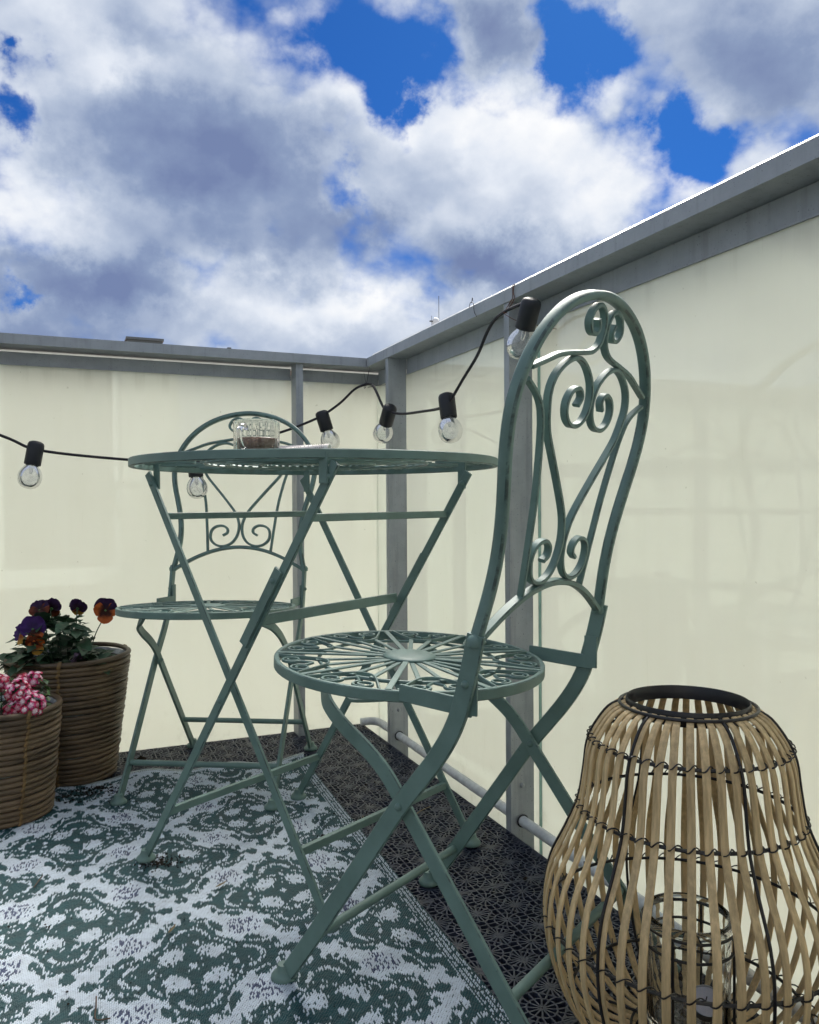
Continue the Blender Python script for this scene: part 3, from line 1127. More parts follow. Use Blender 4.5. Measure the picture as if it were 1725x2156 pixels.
def disc_pattern(parent, R, zt, sections, phase, disc_r, strap_in, arch_r, short_r, wire, spiral_r, strap_w):
    """straps, arches and spirals that fill the round seat or table top"""
    step = 2 * PI / sections
    pol = lambda r, a_, z=zt: Vector((r * math.cos(a_), r * math.sin(a_), z))
    b = MB()
    b.sweep([pol(strap_in, 0), pol(R - .004, 0)], (0, 0, 1), .0022, strap_w, .0006)
    strap = b.mesh('strap', GREEN)
    b = MB()
    b.sweep([pol(strap_in, 0), pol(short_r, 0)], (0, 0, 1), .0022, strap_w * .85, .0006)
    short = b.mesh('short_strap', GREEN)
    # arch band standing inside one section
    half_a = step / 2 - math.radians(3.4)
    pts = []
    for k in range(15):
        s = -1 + 2 * k / 14
        rr = R - .006 - (R - .006 - arch_r) * (1 - abs(s) ** 2.6)
        pts.append(pol(rr, half_a * s * (1 - .02 * (1 - abs(s)))))
    b = MB()
    b.sweep(pts, (0, 0, 1), .0055, .0028, .0006)
    arch = b.mesh('arch', GREEN)
    scr = []
    for sgn in (-1, 1):
        ca = sgn * step * 0.205
        cr = R - .010 - spiral_r
        cx, cy = cr * math.cos(ca), cr * math.sin(ca)
        pts = []
        # from the middle of the arch outward round the spiral
        pts.append(Vector((arch_r + (R - arch_r) * .30, 0, zt)))
        n_ = 26
        for k in range(n_ + 1):
            s = k / n_
            rad = spiral_r * (1.05 - .68 * s)
            ang = sgn * (-2.2 + s * 2 * PI * 1.45)
            pts.append(Vector((cx + rad * math.cos(ang), cy + rad * math.sin(ang), zt)))
        b = MB()
        b.tube(curve(pts, 2), wire, 6)
        scr.append(b.mesh('scroll', GREEN, 60))
    for k in range(sections):
        a0 = phase + step * k
        place('strap', strap, parent, (0, 0, 0.0006 * (k % 2)), (0, 0, a0))
        for q in (1, 2):
            place('short_strap', short, parent, (0, 0, -0.0012), (0, 0, a0 + step * q / 3))
        place('arch', arch, parent, (0, 0, -0.0012), (0, 0, a0 + step / 2))
        for m_ in scr:
            place('scroll', m_, parent, (0, 0, -0.0014), (0, 0, a0 + step / 2))
    b = MB()
    b.lathe([(0, .0042), (disc_r * .7, .0036), (disc_r * .97, .0016), (disc_r, .0004), (disc_r, -.0008), (0, -.0008)], 28, M=Matrix.Translation((0, 0, zt + .0014)))
    b.build('centre_disc', GREEN, parent, 50)
    b = MB()
    b.tube([pol(short_r * .96, 2 * PI * k / 48, zt - .0045) for k in range(48)], .0026, 6, closed=True)
    b.build('support_ring', GREEN, parent)


def rim_ring(R, zb, zt, w):
    b = MB()
    n_ = 72
    rings = []
    for k in range(n_):
        a_ = 2 * PI * k / n_
        c_, s_ = math.cos(a_), math.sin(a_)
        e_ = .0013
        prof = [(R, zb + e_), (R, zt - e_), (R - e_, zt), (R - w + e_, zt), (R - w, zt - e_), (R - w, zb + e_), (R - w + e_, zb), (R - e_, zb)]
        rings.append([(r * c_, r * s_, z) for r, z in prof])
    b.loft(rings, closed=True, edges=True)
    return b


def make_chair(label):
    ch = thing('bistro_chair', label, 'chair', group='green folding bistro chairs')
    pn = Vector((0, 1, .225)).normalized()
    Pl = lambda s, z: Vector((s / 1000, -.31 - .225 * (z / 1000 - .5), z / 1000))
    # front legs run up and back to the weld under the back
    side = [(0, .004), (-.05, .0705), (-.10, .141), (-.15, .2115), (-.198, .279), (-.228, .316), (-.252, .346), (-.272, .376), (-.286, .405), (-.295, .435), (-.303, .465), (-.311, .500)]
    for sx in (-1, 1):
        b = MB()
        b.sweep(curve([(sx * .171, y, z) for y, z in side], 4), (1, 0, 0), .0068, .0225, .0012)
        lg = b.build('front_leg', GREEN, ch)
        place('foot', FOOT, lg, (sx * .171, .002, 0))
        rear = [(sx * .116, -.028, .4165), (sx * .133, -.044, .399), (sx * .153, -.066, .384), (sx * .1605, -.10, .362), (sx * .1605, -.14, .337),
                (sx * .1605, -.172, .311), (sx * .1605, -.205, .270), (sx * .1605, -.27, .1863), (sx * .1605, -.41, .006)]
        b = MB()
        b.sweep(curve(rear, 5), (1, 0, 0), .0062, .0205, .0012)
        lg = b.build('rear_leg', GREEN, ch)
        place('foot', FOOT, lg, (sx * .1605, -.412, 0))
        # bracket that carries the seat, with its upright tab
        b = MB()
        b.sweep([(sx * .1650, -.197, .4185), (sx * .1650, -.300, .4135)], (1, 0, 0), .0042, .0205, .0008)
        b.sweep([(sx * .1648, -.2975, .4060), (sx * .1648, -.2985, .4520)], (1, 0, 0), .0036, .0200, .0008)
        b.build('seat_bracket', GREEN, ch)
        rivet(ch, (sx * .1748, -.2975, .4425), (sx, 0, 0))
        rivet(ch, (sx * .1748, -.2005, .2815), (sx, 0, 0))
        rivet(ch, (sx * .1570, -.2005, .2775), (-sx, 0, 0))
        b = MB()
        b.tube(curve([(sx * .150, -.095, .412), (sx * .150, -.098, .396), (sx * .146, -.112, .3925), (sx * .105, -.150, .3925), (sx * .095, -.16, .3935)], 4), .0028, 6)
        b.build('seat_stop', GREEN, ch)
    b = MB()
    b.tube([(-.1675, -.052, .0735), (.1675, -.052, .0735)], .0064, 12)
    b.build('stretcher', GREEN, ch)
    b = MB()
    b.tube([(-.1575, -.345, .0920), (.1575, -.345, .0920)], .0064, 12)
    b.build('stretcher', GREEN, ch)
    # back: hoop, bow and scrolls in one leaning plane
    hoop = [(170, 488), (163, 520), (157, 560), (157, 597), (163, 635), (172, 670), (181, 702), (186.5, 735), (186, 762), (179, 789), (168, 812), (151, 836), (128, 858), (100, 876), (68, 889), (34, 897)]
    pts = [Pl(-s, z) for s, z in hoop] + [Pl(0, 900)] + [Pl(s, z) for s, z in reversed(hoop)]
    b = MB()
    b.sweep(curve(pts, 4), pn, .0150, .0112, .0028)
    for sx in (-1, 1):       # weld beads
        b.lathe([(0, .009), (.007, .006), (.0098, .001), (.0092, -.006), (0, -.008)], 10, M=Matrix.Translation((sx * .1705, -.3085, .493)))
    b.build('back_hoop', GREEN, ch, 50)
    bow = [(168, 490), (146, 503), (118, 518), (90, 530), (62, 539), (30, 545)]
    pts = [Pl(-s, z) for s, z in bow] + [Pl(0, 547)] + [Pl(s, z) for s, z in reversed(bow)]
    b = MB()
    b.sweep(curve(pts, 4), pn, .0125, .0080, .0016)
    b.build('back_bow', GREEN, ch)
    crown = [(163, 797), (133, 808), (102, 819), (62, 826), (27, 832), (9.5, 843), (4.2, 857), (5, 872), (13, 883), (26, 887), (40, 880), (46.5, 866), (39, 855), (26, 853.5), (19.5, 861), (25, 871)]
    main = [(36, 767), (29, 778), (39, 787), (56, 782.5), (65, 768), (60, 752.5), (44, 743), (23, 745), (8, 757.5), (3.2, 777), (11, 797), (33, 814.5), (58, 820.5), (83, 812.5), (104, 796), (111.5, 776), (107, 755), (97, 732), (75, 706), (46, 673), (17, 637), (6, 613), (4, 594), (9, 573), (22, 557), (42, 549.5), (62, 553), (76, 567), (76.5, 587), (66, 599), (48, 602), (35, 595), (34, 584), (45, 577)]
    sidev = [(167, 784), (144, 773), (127, 760), (117, 743), (110, 722), (103, 694), (95, 655), (89, 607), (82, 536)]
    for sx in (-1, 1):
        for nm, pts2, wa, wc in (('crown_scroll', crown, .0100, .0056), ('heart_scroll', main, .0100, .0056), ('side_scroll', sidev, .0088, .0056)):
            b = MB()
            b.sweep(curve([Pl(sx * s, z) for s, z in pts2], 4), pn, wa, wc, .0012)
            b.build(nm, GREEN, ch, 40)
    # seat
    st = rim_ring(.1965, .4155, .4300, .0075).build('seat', GREEN, ch)
    st.location = (0, -.0647, -.004)
    st.rotation_euler = (math.radians(3.1), 0, 0)
    disc_pattern(st, .1965, .4292, 9, PI / 2 - math.radians(1), .039, .030, .124, .138, .0021, .0150, .0085)
    return ch


chair = make_chair('larger looking green metal bistro chair in front, between the table and the bamboo lantern')
chair.location = (.417, 1.1575, .002)
chair.rotation_euler = (0, 0, math.radians(30.0))
chair2 = copy_tree(chair)
chair2['label'] = 'green metal bistro chair behind the table, seen from the front beside the planters'
chair2.location = (.249, 1.768, .003)
chair2.scale = (1, 1, .988)
chair2.rotation_euler = (0, 0, math.radians(151.1))


def make_table():
    tb = thing('bistro_table', 'round green metal folding table on crossed legs, set for coffee', 'table', (.414, 1.445, .003), math.radians(-61.4))
    top = rim_ring(.333, .7145, .7290, .0090).build('table_top', GREEN, tb)
    top.location = (.0137, .0107, 0)
    disc_pattern(top, .333, .7270, 14, .12, .050, .040, .222, .212, .0024, .0200, .0110)
    for rr in (.105, .165):
        b = MB()
        b.tube([(rr * math.cos(2 * PI * k / 56), rr * math.sin(2 * PI * k / 56), .7215) for k in range(56)], .0030, 6, closed=True)
        b.build('support_ring', GREEN, top)
    # each leg: (lateral, foot f, top f)
    legs = dict(A=(-.176, .214, -.2465, .7075), B=(-.210, -.214, .2690, .7080), C=(.209, .218, -.2305, .7055), D=(.177, -.219, .2380, .7055))
    for kk, (la, f0, f1, zt) in legs.items():
        p0, p1 = Vector((f0, la, .006)), Vector((f1, la, zt))
        b = MB()
        b.sweep([p0, p0.lerp(p1, .5), p1], (0, 1, 0), .0062, .0160, .0012)
        lg = b.build('leg', GREEN, tb)
        place('foot', FOOT, lg, (f0 + .001, la, 0))
        q = p0.lerp(p1, .972)
        s = -1 if la < 0 else 1
        rivet(tb, (q.x, la + s * .0032, q.z), (0, s, 0))
        # bracket hanging from the top
        b = MB()
        fx = q.x + (.006 if kk in 'AC' else -.006)
        sgn = 1 if kk in 'AD' else -1
        b.sweep([(fx, la + sgn * .0056, q.z - .010), (fx, la + sgn * .0056, .724)], (0, 1, 0), .0042, .0165, .0008)
        b.build('hinge_bracket', GREEN, tb)
        rivet(tb, (q.x, la - s * .0032, q.z), (0, -s, 0))
    for la, f0, f1 in ((-.193, 0, 0),):
        rivet(tb, (.005, -.2131, .324), (0, -1, 0))
        rivet(tb, (.0013, .2121, .344), (0, 1, 0))

    def at(kk, z):
        la, f0, f1, zt = legs[kk]
        k = (z - .006) / (zt - .006)
        return Vector((f0 + (f1 - f0) * k, la, z))
    for pa, pb, z, w, h in (('A', 'C', .628, .012, .0125), ('B', 'D', .628, .012, .0125)):
        p, q = at(pa, z), at(pb, z)
        b = MB()
        b.sweep([p, q], (0, 0, 1), h, w * .55, .001)
        b.build('crossbar', GREEN, tb)
    for pa, pb, z in (('A', 'C', .100), ('B', 'D', .105)):
        p, q = at(pa, z), at(pb, z)
        b = MB()
        b.sweep([p, q], (0, 0, 1), .0130, .0100, .001)
        b.build('stretcher', GREEN, tb)
    p, q = at('B', .463), at('D', .463)
    b = MB()
    b.sweep([p + Vector((-.012, .006, 0)), q + Vector((-.012, -.006, 0))], (0, 0, 1), .0180, .0060, .001)
    b.build('catch_bar', GREEN, tb)
    for kk, s in (('B', -1), ('D', 1)):
        p, q = at(kk, .425), at(kk, .548)
        b = MB()
        o = Vector((-.006, s * .0056, 0))
        b.sweep([p + o, q + o], (0, 1, 0), .0040, .0175, .0008)
        b.build('catch_plate', GREEN, tb)
        r0 = at(kk, .530) + Vector((-.006, s * .0078, 0))
        rivet(tb, r0, (0, s, 0))
    return tb


make_table()

# ------------------------------------------------------------------ things on the table
TZ = .7345
mug = thing('coffee_mug', 'clear ribbed glass mug half full of milky coffee on the table', 'mug', (.303, 1.379, TZ))
b = MB()
nr = 120
rib = lambda k: 0.018 * abs(math.cos(PI * k / 5))
b.lathe([(0, .0), (.034, .0), (.0375, .002), (.0385, .005)], nr, rib=None)
b.v = b.v
prof_o = [(.0385, .005), (.0388, .02), (.0388, .050), (.0392, .057)]
b.lathe(prof_o, nr, rib=rib)
b.lathe([(.0392, .057), (.0400, .0595), (.0395, .0612), (.0378, .0612), (.0368, .059), (.0362, .040), (.0360, .012), (.034, .0055), (.028, .0045), (0, .0045)], nr)
gl = b.build('glass', MAT['mug'], mug, 60)
b = MB()
b.lathe([(0, .0048), (.028, .0049), (.0335, .0060), (.0355, .0125), (.0357, .0300), (.0350, .0305), (0, .0305)], 48)
b.build('coffee', MAT['coffee'], mug, 60)
b = MB()
hd = Vector((-.62, -.78, 0)).normalized()
pt = lambda r, z: (hd.x * r, hd.y * r, z)
b.tube(curve([pt(.0385, .046), pt(.050, .0485), pt(.0605, .0445), pt(.0640, .034), pt(.0600, .020), pt(.050, .0105), pt(.0385, .0085)], 5), .0042, 10)
b.build('handle', MAT['mug'], mug, 60)

mag = thing('rolled_magazine', 'white printed magazine with its open edge rolled up on the table beside the mug', 'magazine', (.40, 1.412, TZ))
ax = Vector((.80, -.60, 0)).normalized()      # along the roll
# sheet: lies flat behind and rolls up over a cylinder whose axis runs to the right
sd_ = Vector((ax.y, -ax.x, 0))                     # towards the viewer


def mag_sheet(th0, r0, t_off):
    rows = []
    nL = 10
    prof = []
    for k in range(6):
        prof.append((-0.075 + k * .015, .0012))
    for k in range(20):
        a_ = -PI / 2 + k * (PI * 1.62) / 19
        rr = r0 - .0004 * k * .4
        prof.append((rr * math.cos(a_), rr + rr * math.sin(a_) + .0012))
    for i in range(nL + 1):
        u = -.062 + .108 * i / nL
        gro = .70 + .30 * i / nL        # the roll opens towards the right end
        rows.append([ax * u + sd_ * (s * (gro if s > 0 else 1)) + Vector((0, 0, z * (gro if s > -0.001 else 1) + t_off)) for s, z in prof])
    return rows


rows = mag_sheet(0, .0140, 0)
b = MB()
k = len(rows[0])
vs = [p for r in rows for p in r]
fs = []
for i in range(len(rows) - 1):
    for j in range(k - 1):
        fs.append((i * k + j, (i + 1) * k + j, (i + 1) * k + j + 1, i * k + j + 1))
b.add(vs, fs)
sheet = b.build('page', MAT['paper'], mag, 60)
md = sheet.modifiers.new('thickness', 'SOLIDIFY')
md.thickness = .0011
md.offset = -1
b = MB()
for s0 in range(3):
    for i in range(26):
        if random.random() < .12:
            continue
        u = -.055 + .096 * i / 26 + random.uniform(-.0006, .0006)
        gro = .70 + .30 * (u + .062) / .108
        a_ = (0.02 + .46 * s0)
        lo_ = a_ + random.uniform(.02, .08)
        hi_ = a_ + random.uniform(.27, .36)
        quad = []
        for aa, du in ((lo_, 0), (hi_, .0004), (hi_, .0014), (lo_, .0010)):
            rr = .0140 * 1.01 + .00012
            quad.append(ax * (u + du) + sd_ * (rr * gro * math.cos(aa)) + Vector((0, 0, (.0140 + rr * math.sin(aa) + .0012) * gro + .00025)))
        b.add(quad, [(0, 1, 2, 3)])
b.build('print', MAT['ink'], mag)

# ------------------------------------------------------------------ bamboo lantern with a jar and a tealight
LX, LY = .680, .750
lan = thing('bamboo_lantern', 'large pear shaped bamboo slat lantern with black wire rings on the deck', 'lantern', (LX, LY, .001))
LP = curve([(.062, .006, 0), (.098, .010, 0), (.126, .030, 0), (.150, .068, 0), (.1665, .118, 0), (.1695, .165, 0), (.162, .205, 0), (.144, .243, 0), (.1275, .282, 0), (.1205, .322, 0), (.1165, .352, 0), (.1075, .374, 0), (.090, .3985, 0), (.0715, .4090, 0)], 4)
NS = 44
slats = []
for v_ in range(4):
    b = MB()
    rr = random.Random(v_)
    tw = [1 + rr.uniform(-.05, .05) for _ in LP]
    b.sweep([(p.x, .0005 * math.sin(i * .25 + v_), p.y) for i, p in enumerate(LP)], (0, 1, 0), .0088, .0028, .0009, taper=[min(1.0, .62 + .38 * (p.x / .11)) for p in LP])
    slats.append(b.mesh('slat', MAT['bamboo'], 40))


def lr(z):
    best = min(LP, key=lambda p: abs(p.y - z))
    return best.x


for k in range(NS):
    a_ = 2 * PI * (k + random.uniform(-.06, .06)) / NS
    place('slat', slats[k % 4], lan, (0, 0, random.uniform(-.001, .001)), (random.uniform(-.006, .006), 0, a_))
b = MB()
b.lathe([(.0685, .3985), (.0690, .4140), (.0700, .4155), (.0710, .4140), (.0708, .4000), (.0700, .3985), (.0685, .3985)], 64)
b.tube([(.0785 * math.cos(2 * PI * k / 64), 0.0785 * math.sin(2 * PI * k / 64), .4085) for k in range(64)], .0020, 6, closed=True)
b.build('collar', MAT['black_metal'], lan, 50)
for z in (.3645, .283, .150, .052):
    R_ = lr(z) - .0030
    ring = MB()
    ring.tube([(R_ * math.cos(2 * PI * k / 72), R_ * math.sin(2 * PI * k / 72), z) for k in range(72)], .0021, 6, closed=True)
    rg = ring.build('wire_ring', MAT['black_metal'], lan)
    b = MB()
    pts = []
    n_ = NS * 10
    for k in range(n_):
        a_ = 2 * PI * k / n_
        ph = 2 * PI * (k % 10) / 10
        rad = R_ + .0030 + .0047 * math.cos(ph)
        pts.append((rad * math.cos(a_), rad * math.sin(a_), z + .0022 + .0032 * math.sin(ph)))
    b.tube(pts, .0009, 4, closed=True)
    b.build('binding_wire', MAT['black_metal'], rg)
for k in range(6):
    a_ = math.radians(60 * k + 16)
    b = MB()
    b.tube([((p.x + .0022) * math.cos(a_), (p.x + .0022) * math.sin(a_), p.y) for p in LP[4:]], .0019, 6)
    b.build('upright_wire', MAT['black_metal'], lan)
b = MB()
for z, r in ((.0135, .066), (.148, .0535), (.126, .0535)):
    b.tube([(r * math.cos(2 * PI * k / 48), r * math.sin(2 * PI * k / 48), z) for k in range(48)], .0017, 6, closed=True)
for k in range(4):
    a_ = math.radians(90 * k + 30)
    b.tube(curve([(.100 * math.cos(a_), .100 * math.sin(a_), .0145), (.066 * math.cos(a_), .066 * math.sin(a_), .016), (.0545 * math.cos(a_), .0545 * math.sin(a_), .026), (.0535 * math.cos(a_), .0535 * math.sin(a_), .148)], 4), .0017, 6)
for k in range(2):
    a_ = math.radians(90 * k + 30)
    b.tube([(.062 * math.cos(a_), .062 * math.sin(a_), .0150 + .003 * k), (-.062 * math.cos(a_), -.062 * math.sin(a_), .0150 + .003 * k)], .0017, 6)
b.build('jar_cage', MAT['black_metal'], lan)
JZ = .0225
jar = thing('glass_jar', 'clear thick glass jar standing inside the bamboo lantern', 'jar', (LX, LY, JZ))
b = MB()
b.lathe([(0, .0), (.043, .0), (.0475, .004), (.0485, .012), (.0485, .118), (.0500, .126), (.0505, .134), (.0490, .1375), (.0465, .1370), (.0452, .132), (.0450, .122), (.0448, .018), (.042, .0105), (.030, .0085), (0, .0080)], 56)
b.build('jar_body', MAT['jar'], jar, 60)
tl = place('tealight', None, None, (LX + .017, LY - .012, JZ + .0300), (math.radians(24), math.radians(-20), 0))
tag(tl, 'white tealight candle tilted against the wall of the glass jar', 'candle')
b = MB()
b.lathe([(0, -.0105), (.0180, -.0105), (.0190, -.009), (.0190, .0055), (.0194, .006), (.0186, .0062), (.0184, .004)], 32)
b.build('cup', MAT['alu'], tl, 50)
b = MB()
b.lathe([(.0184, .0025), (.0182, .0040), (.0120, .0046), (0, .0046)], 32)
b.build('wax', MAT['wax'], tl, 50)
b = MB()
b.tube([(0, 0, .004), (.0006, 0, .0085), (.002, .001, .0105)], .0007, 5)
b.build('wick', MAT['wire'], tl)

# ------------------------------------------------------------------ wicker planters


def planter(label, x, y, rb, rt, h, nc, dirn, seed):
    rr = random.Random(seed)
    pl = thing('wicker_planter', label, 'planter', (x, y, .004), 0, 'wicker planters')
    pitch = h / nc
    for i in range(nc):
        z = pitch * (i + .5)
        k = z / h
        r0 = rb + (rt - rb) * (k ** .9)
        cr = pitch * (.525 if i < nc - 2 else .54)
        if i == nc - 2:
            z -= pitch * .12
        if i == nc - 1:
            z += pitch * .10
        tx, ty = rr.uniform(-.0016, .0016), rr.uniform(-.0016, .0016)
        ph = rr.uniform(0, 6)
        b = MB()
        pts = []
        rad = []
        for q in range(56):
            a_ = 2 * PI * q / 56
            w_ = .0007 * math.sin(3 * a_ + ph) + .0005 * math.sin(7 * a_ + ph * 2)
            rad.append(cr * (1 + .04 * math.sin(2 * a_ + ph) + rr.uniform(-.015, .015)))
            pts.append(((r0 + w_) * math.cos(a_), (r0 + w_) * math.sin(a_), z + (tx * math.cos(a_) + ty * math.sin(a_)) + .0006 * math.sin(5 * a_ + ph)))
        b.tube(pts, rad, 8, closed=True)
        b.build('coil', MAT['wicker'], pl, 60)
    # bindings in upright rows
    bm_ = MB()
    bm_.sweep(curve([(.0052, -.0018, -.0050), (.0070, 0, 0), (.0050, .0018, .0050), (.0015, .0024, .0064)], 3), (0, 1, 0), .0062, .0018, .0006)
    bme = bm_.mesh('binding', MAT['wicker_tie'], 50)
    for aoff in (0, 2.1, 4.2):
        for i in range(nc):
            z = pitch * (i + .5)
            r0 = rb + (rt - rb) * ((z / h) ** .9)
            a_ = dirn + aoff + rr.uniform(-.02, .02) - .10 * (1 - z / h)
            s = pitch / .0115 * (1.28 if i == nc - 1 else 1)
            place('binding', bme, pl, (r0 * math.cos(a_), r0 * math.sin(a_), z), (rr.uniform(-.25, .25), 0, a_), (s, s, s))
    b = MB()
    n_ = 56
    rows = []
    for z, k in ((.004, .0), (h * .5, .5), (h * .93, .95), (h * .975, 1.0), (h * .965, 1.02), (h * .88, .86)):
        r0 = (rb + (rt - rb) * (z / h) ** .9) - pitch * .46 - (.004 if z < h * .94 and k > .9 or k == .86 else 0)
        rows.append([((r0 + rr.uniform(-.0012, .0012)) * math.cos(2 * PI * q / n_), (r0 + rr.uniform(-.0012, .0012)) * math.sin(2 * PI * q / n_), z + rr.uniform(-.0015, .0015)) for q in range(n_)])
    b.loft(rows, caps=False)
    b.build('liner', MAT['liner'], pl, 50)
    b = MB()
    zs = h * .93
    r0 = (rb + (rt - rb) * (zs / h) ** .9) - pitch * .5 - .004
    vs, fs = [(0, 0, zs + .006)], []
    nr_, na_ = 7, 30
    for i in range(1, nr_ + 1):
        for q in range(na_):
            a_ = 2 * PI * q / na_
            vs.append((r0 * i / nr_ * math.cos(a_), r0 * i / nr_ * math.sin(a_), zs + rr.uniform(-.004, .006) * (i < nr_)))
    for q in range(na_):
        fs.append((0, 1 + q, 1 + (q + 1) % na_))
    for i in range(nr_ - 1):
        for q in range(na_):
            a0 = 1 + i * na_
            fs.append((a0 + q, a0 + na_ + q, a0 + na_ + (q + 1) % na_, a0 + (q + 1) % na_))
    b.add(vs, fs)
    b.build('soil', MAT['soil'], pl, 80)
    return pl, zs


planter('tall brown wicker planter of purple and orange pansies by the far wall', .002, 2.098, .100, .137, .293, 26, math.radians(-99), 4)
planter('shorter brown wicker planter of pink verbena at the left edge', -.128, 1.884, .090, .112, .233, 20, math.radians(-62), 9)


def leaf_mesh(name, L, Wd, mat, bend=.3, teeth=5, seed=0):
    rr = random.Random(seed)
    n_ = 8
    vs, fs = [], []
    for i in range(n_ + 1):
        s = i / n_
        w = Wd * (math.sin(PI * min(1, s * .92 + .06)) ** .8) * (1 - .25 * s)
        if teeth:
            w *= 1 + .16 * ((i * teeth // 4) % 2)
        z = -bend * L * s * s + rr.uniform(-.02, .02) * L
        vs += [(s * L, -w / 2, z + .12 * w), (s * L, 0, z), (s * L, w / 2, z + .12 * w)]
    for i in range(n_):
        a_ = i * 3
        fs += [(a_, a_ + 3, a_ + 4, a_ + 1), (a_ + 1, a_ + 4, a_ + 5, a_ + 2)]
    b = MB()
    b.add(vs, fs)
    return b.mesh(name, mat, 80)


def petal_mesh(name, L, Wd, mat, cup=.15, wave=.10, seed=0, notch=False):
    """rounded petal growing along +Y from the throat; attribute t runs from throat to rim"""
    rr = random.Random(seed)
    ph = rr.uniform(0, 6)
    rows, cols = 7, 9
    vs, ts, fs = [], [], []
    for i in range(rows):
        s = i / (rows - 1)
        for j in range(cols):
            q = -1 + 2 * j / (cols - 1)
            w = Wd / 2 * (.22 + .78 * math.sin(PI * min(.5, s * .62)) ** .9)
            yy = L * s * (1 - .26 * q * q * s)
            if notch:
                yy -= L * .10 * s * s * max(0, 1 - abs(q) * 3)
            zz = cup * L * (s * s - .4 * q * q) + wave * L * s * math.sin(5 * q + ph) * .5 + wave * L * s * s * math.sin(9 * q + ph * 2) * .35
            vs.append((q * w * (1 - .22 * s ** 4), yy, zz))
            ts.append(min(1, s * 1.02 + .10 * abs(q) * s))
    for i in range(rows - 1):
        for j in range(cols - 1):
            a_ = i * cols + j
            fs.append((a_, a_ + 1, a_ + cols + 1, a_ + cols))
    b = MB()
    b.add(vs, fs)
    me = b.mesh(name, mat, 80)
    at = me.attributes.new('t', 'FLOAT', 'POINT')
    at.data.foreach_set('value', ts)
    return me


PET = {k: petal_mesh('petal', .024, .030, MAT['p_' + k], .12, .16, seed=i) for i, k in enumerate(('purple', 'violet', 'orange', 'gold', 'rust', 'lilac'))}


def pansy(parent, loc, facing, size, cols, roll=0.0, seed=0):
    """five petals: two behind at the top, two at the sides, one lip"""
    rr = random.Random(seed)
    f = Vector(facing).normalized()
    up = Vector((0, 0, 1))
    x_ = up.cross(f)
    if x_.length < 1e-3:
        x_ = Vector((1, 0, 0))
    x_.normalize()
    y_ = f.cross(x_)
    M_ = Matrix((x_, y_, f)).transposed().to_4x4()
    b = MB()
    b.lathe([(0, -.006), (.0035, -.005), (.0042, -.001), (.002, .001), (0, .0014)], 8)
    fl = b.build('flower', MAT['leaf_light'], parent)
    fl.matrix_local = Matrix.Translation(Vector(loc)) @ M_ @ Matrix.Rotation(roll, 4, 'Z')
    for ang, zz, sc, tilt in ((28, -.0022, 1.08, -8), (-28, -.0014, 1.08, -4), (82, -.0004, .92, 4), (-82, .0002, .92, 8), (180, .0012, 1.0, 12)):
        idx = 0 if abs(ang) == 28 else 1 if abs(ang) == 82 else 2
        p = place('petal', PET[cols[idx]], fl, (0, 0, zz), None, (sc * size * 1.22,) * 3)
        p.rotation_euler = (math.radians(tilt + rr.uniform(-12, 12)), math.radians(rr.uniform(-10, 10)), math.radians(ang + rr.uniform(-8, 8)))
    return fl


camdir = Vector((-.05, -1, -.05))
pp = thing('pansy_plant', 'pansies with dark purple and orange flowers growing in the tall wicker planter', 'flowers', (.0, 2.09, .256))
O = Vector((.0, 2.09, .256))
FL = [((.083, 2.045, .400), (-.10, -1, .02), 1.05, ('purple', 'orange', 'orange'), -.15),
      ((.023, 2.06, .408), (.30, .9, .25), .80, ('purple', 'purple', 'gold'), .1),
      ((-.060, 2.055, .408), (-.20, -.75, .55), .86, ('purple', 'rust', 'rust'), .25),
      ((-.034, 2.07, .410), (.25, .85, .35), .86, ('purple', 'purple', 'rust'), -.25),
      ((-.072, 2.015, .370), (.15, -1, .28), 1.05, ('violet', 'violet', 'orange'), .05),
      ((-.100, 2.030, .358), (-.75, -.55, .10), .85, ('violet', 'violet', 'gold'), .4),
      ((-.068, 2.000, .336), (.30, -1, -.25), .78, ('rust', 'orange', 'gold'), .3),
      ((.022, 1.985, .305), (.55, -.30, -.75), .80, ('lilac', 'lilac', 'lilac'), .9)]
for i, (loc, fac, sz, cols, roll) in enumerate(FL):
    l = Vector(loc)
    fl = pansy(pp, l - O, fac, sz, cols, roll, 20 + i)
    b = MB()
    base = Vector((l.x * .45 + .0, 2.075 + (l.y - 2.06) * .4, .258)) - O
    top = l - O - Vector(fac).normalized() * .004
    mid = (base + top) / 2 + Vector((0, .004, .012))
    b.tube(curve([base, mid, top + Vector((0, 0, -.010)) - Vector(fac).normalized() * .004, top], 5), .0013, 6)
    b.build('stem', MAT['leaf'], pp)
LEAF = [leaf_mesh('leaf', .034, .021, MAT['leaf'], .28, 5, s) for s in range(3)] + [leaf_mesh('leaf', .046, .028, MAT['leaf'], .35, 5, 8)]
LEAFL = leaf_mesh('leaf', .024, .015, MAT['leaf_light'], .2, 4, 5)
rr = random.Random(31)
for i in range(270):
    a_ = rr.uniform(0, 2 * PI)
    rad = .100 * math.sqrt(rr.random())
    x_, y_ = rad * math.cos(a_) - .016, rad * math.sin(a_) - .012
    zz = rr.random() ** 0.9 * .122 * max(.22, 1 - ((x_ + .022) / .085) ** 2) + .012
    if x_ > .045 and zz > .03:
        zz *= .4
    me = rr.choice(LEAF)
    lf = place('leaf', me, pp, (x_, y_, zz), (rr.uniform(-.5, .5), rr.uniform(-.9, .25), a_ + rr.uniform(-.8, .8)), (rr.uniform(.75, 1.30),) * 3)
for i in range(9):
    a_ = i * .7
    place('leaf', LEAFL, pp, (.046 + .006 * math.cos(a_), -.070 + .006 * math.sin(a_), .020 + .002 * i), (0, rr.uniform(-.8, -.1), a_), (rr.uniform(.6, .9),) * 3)
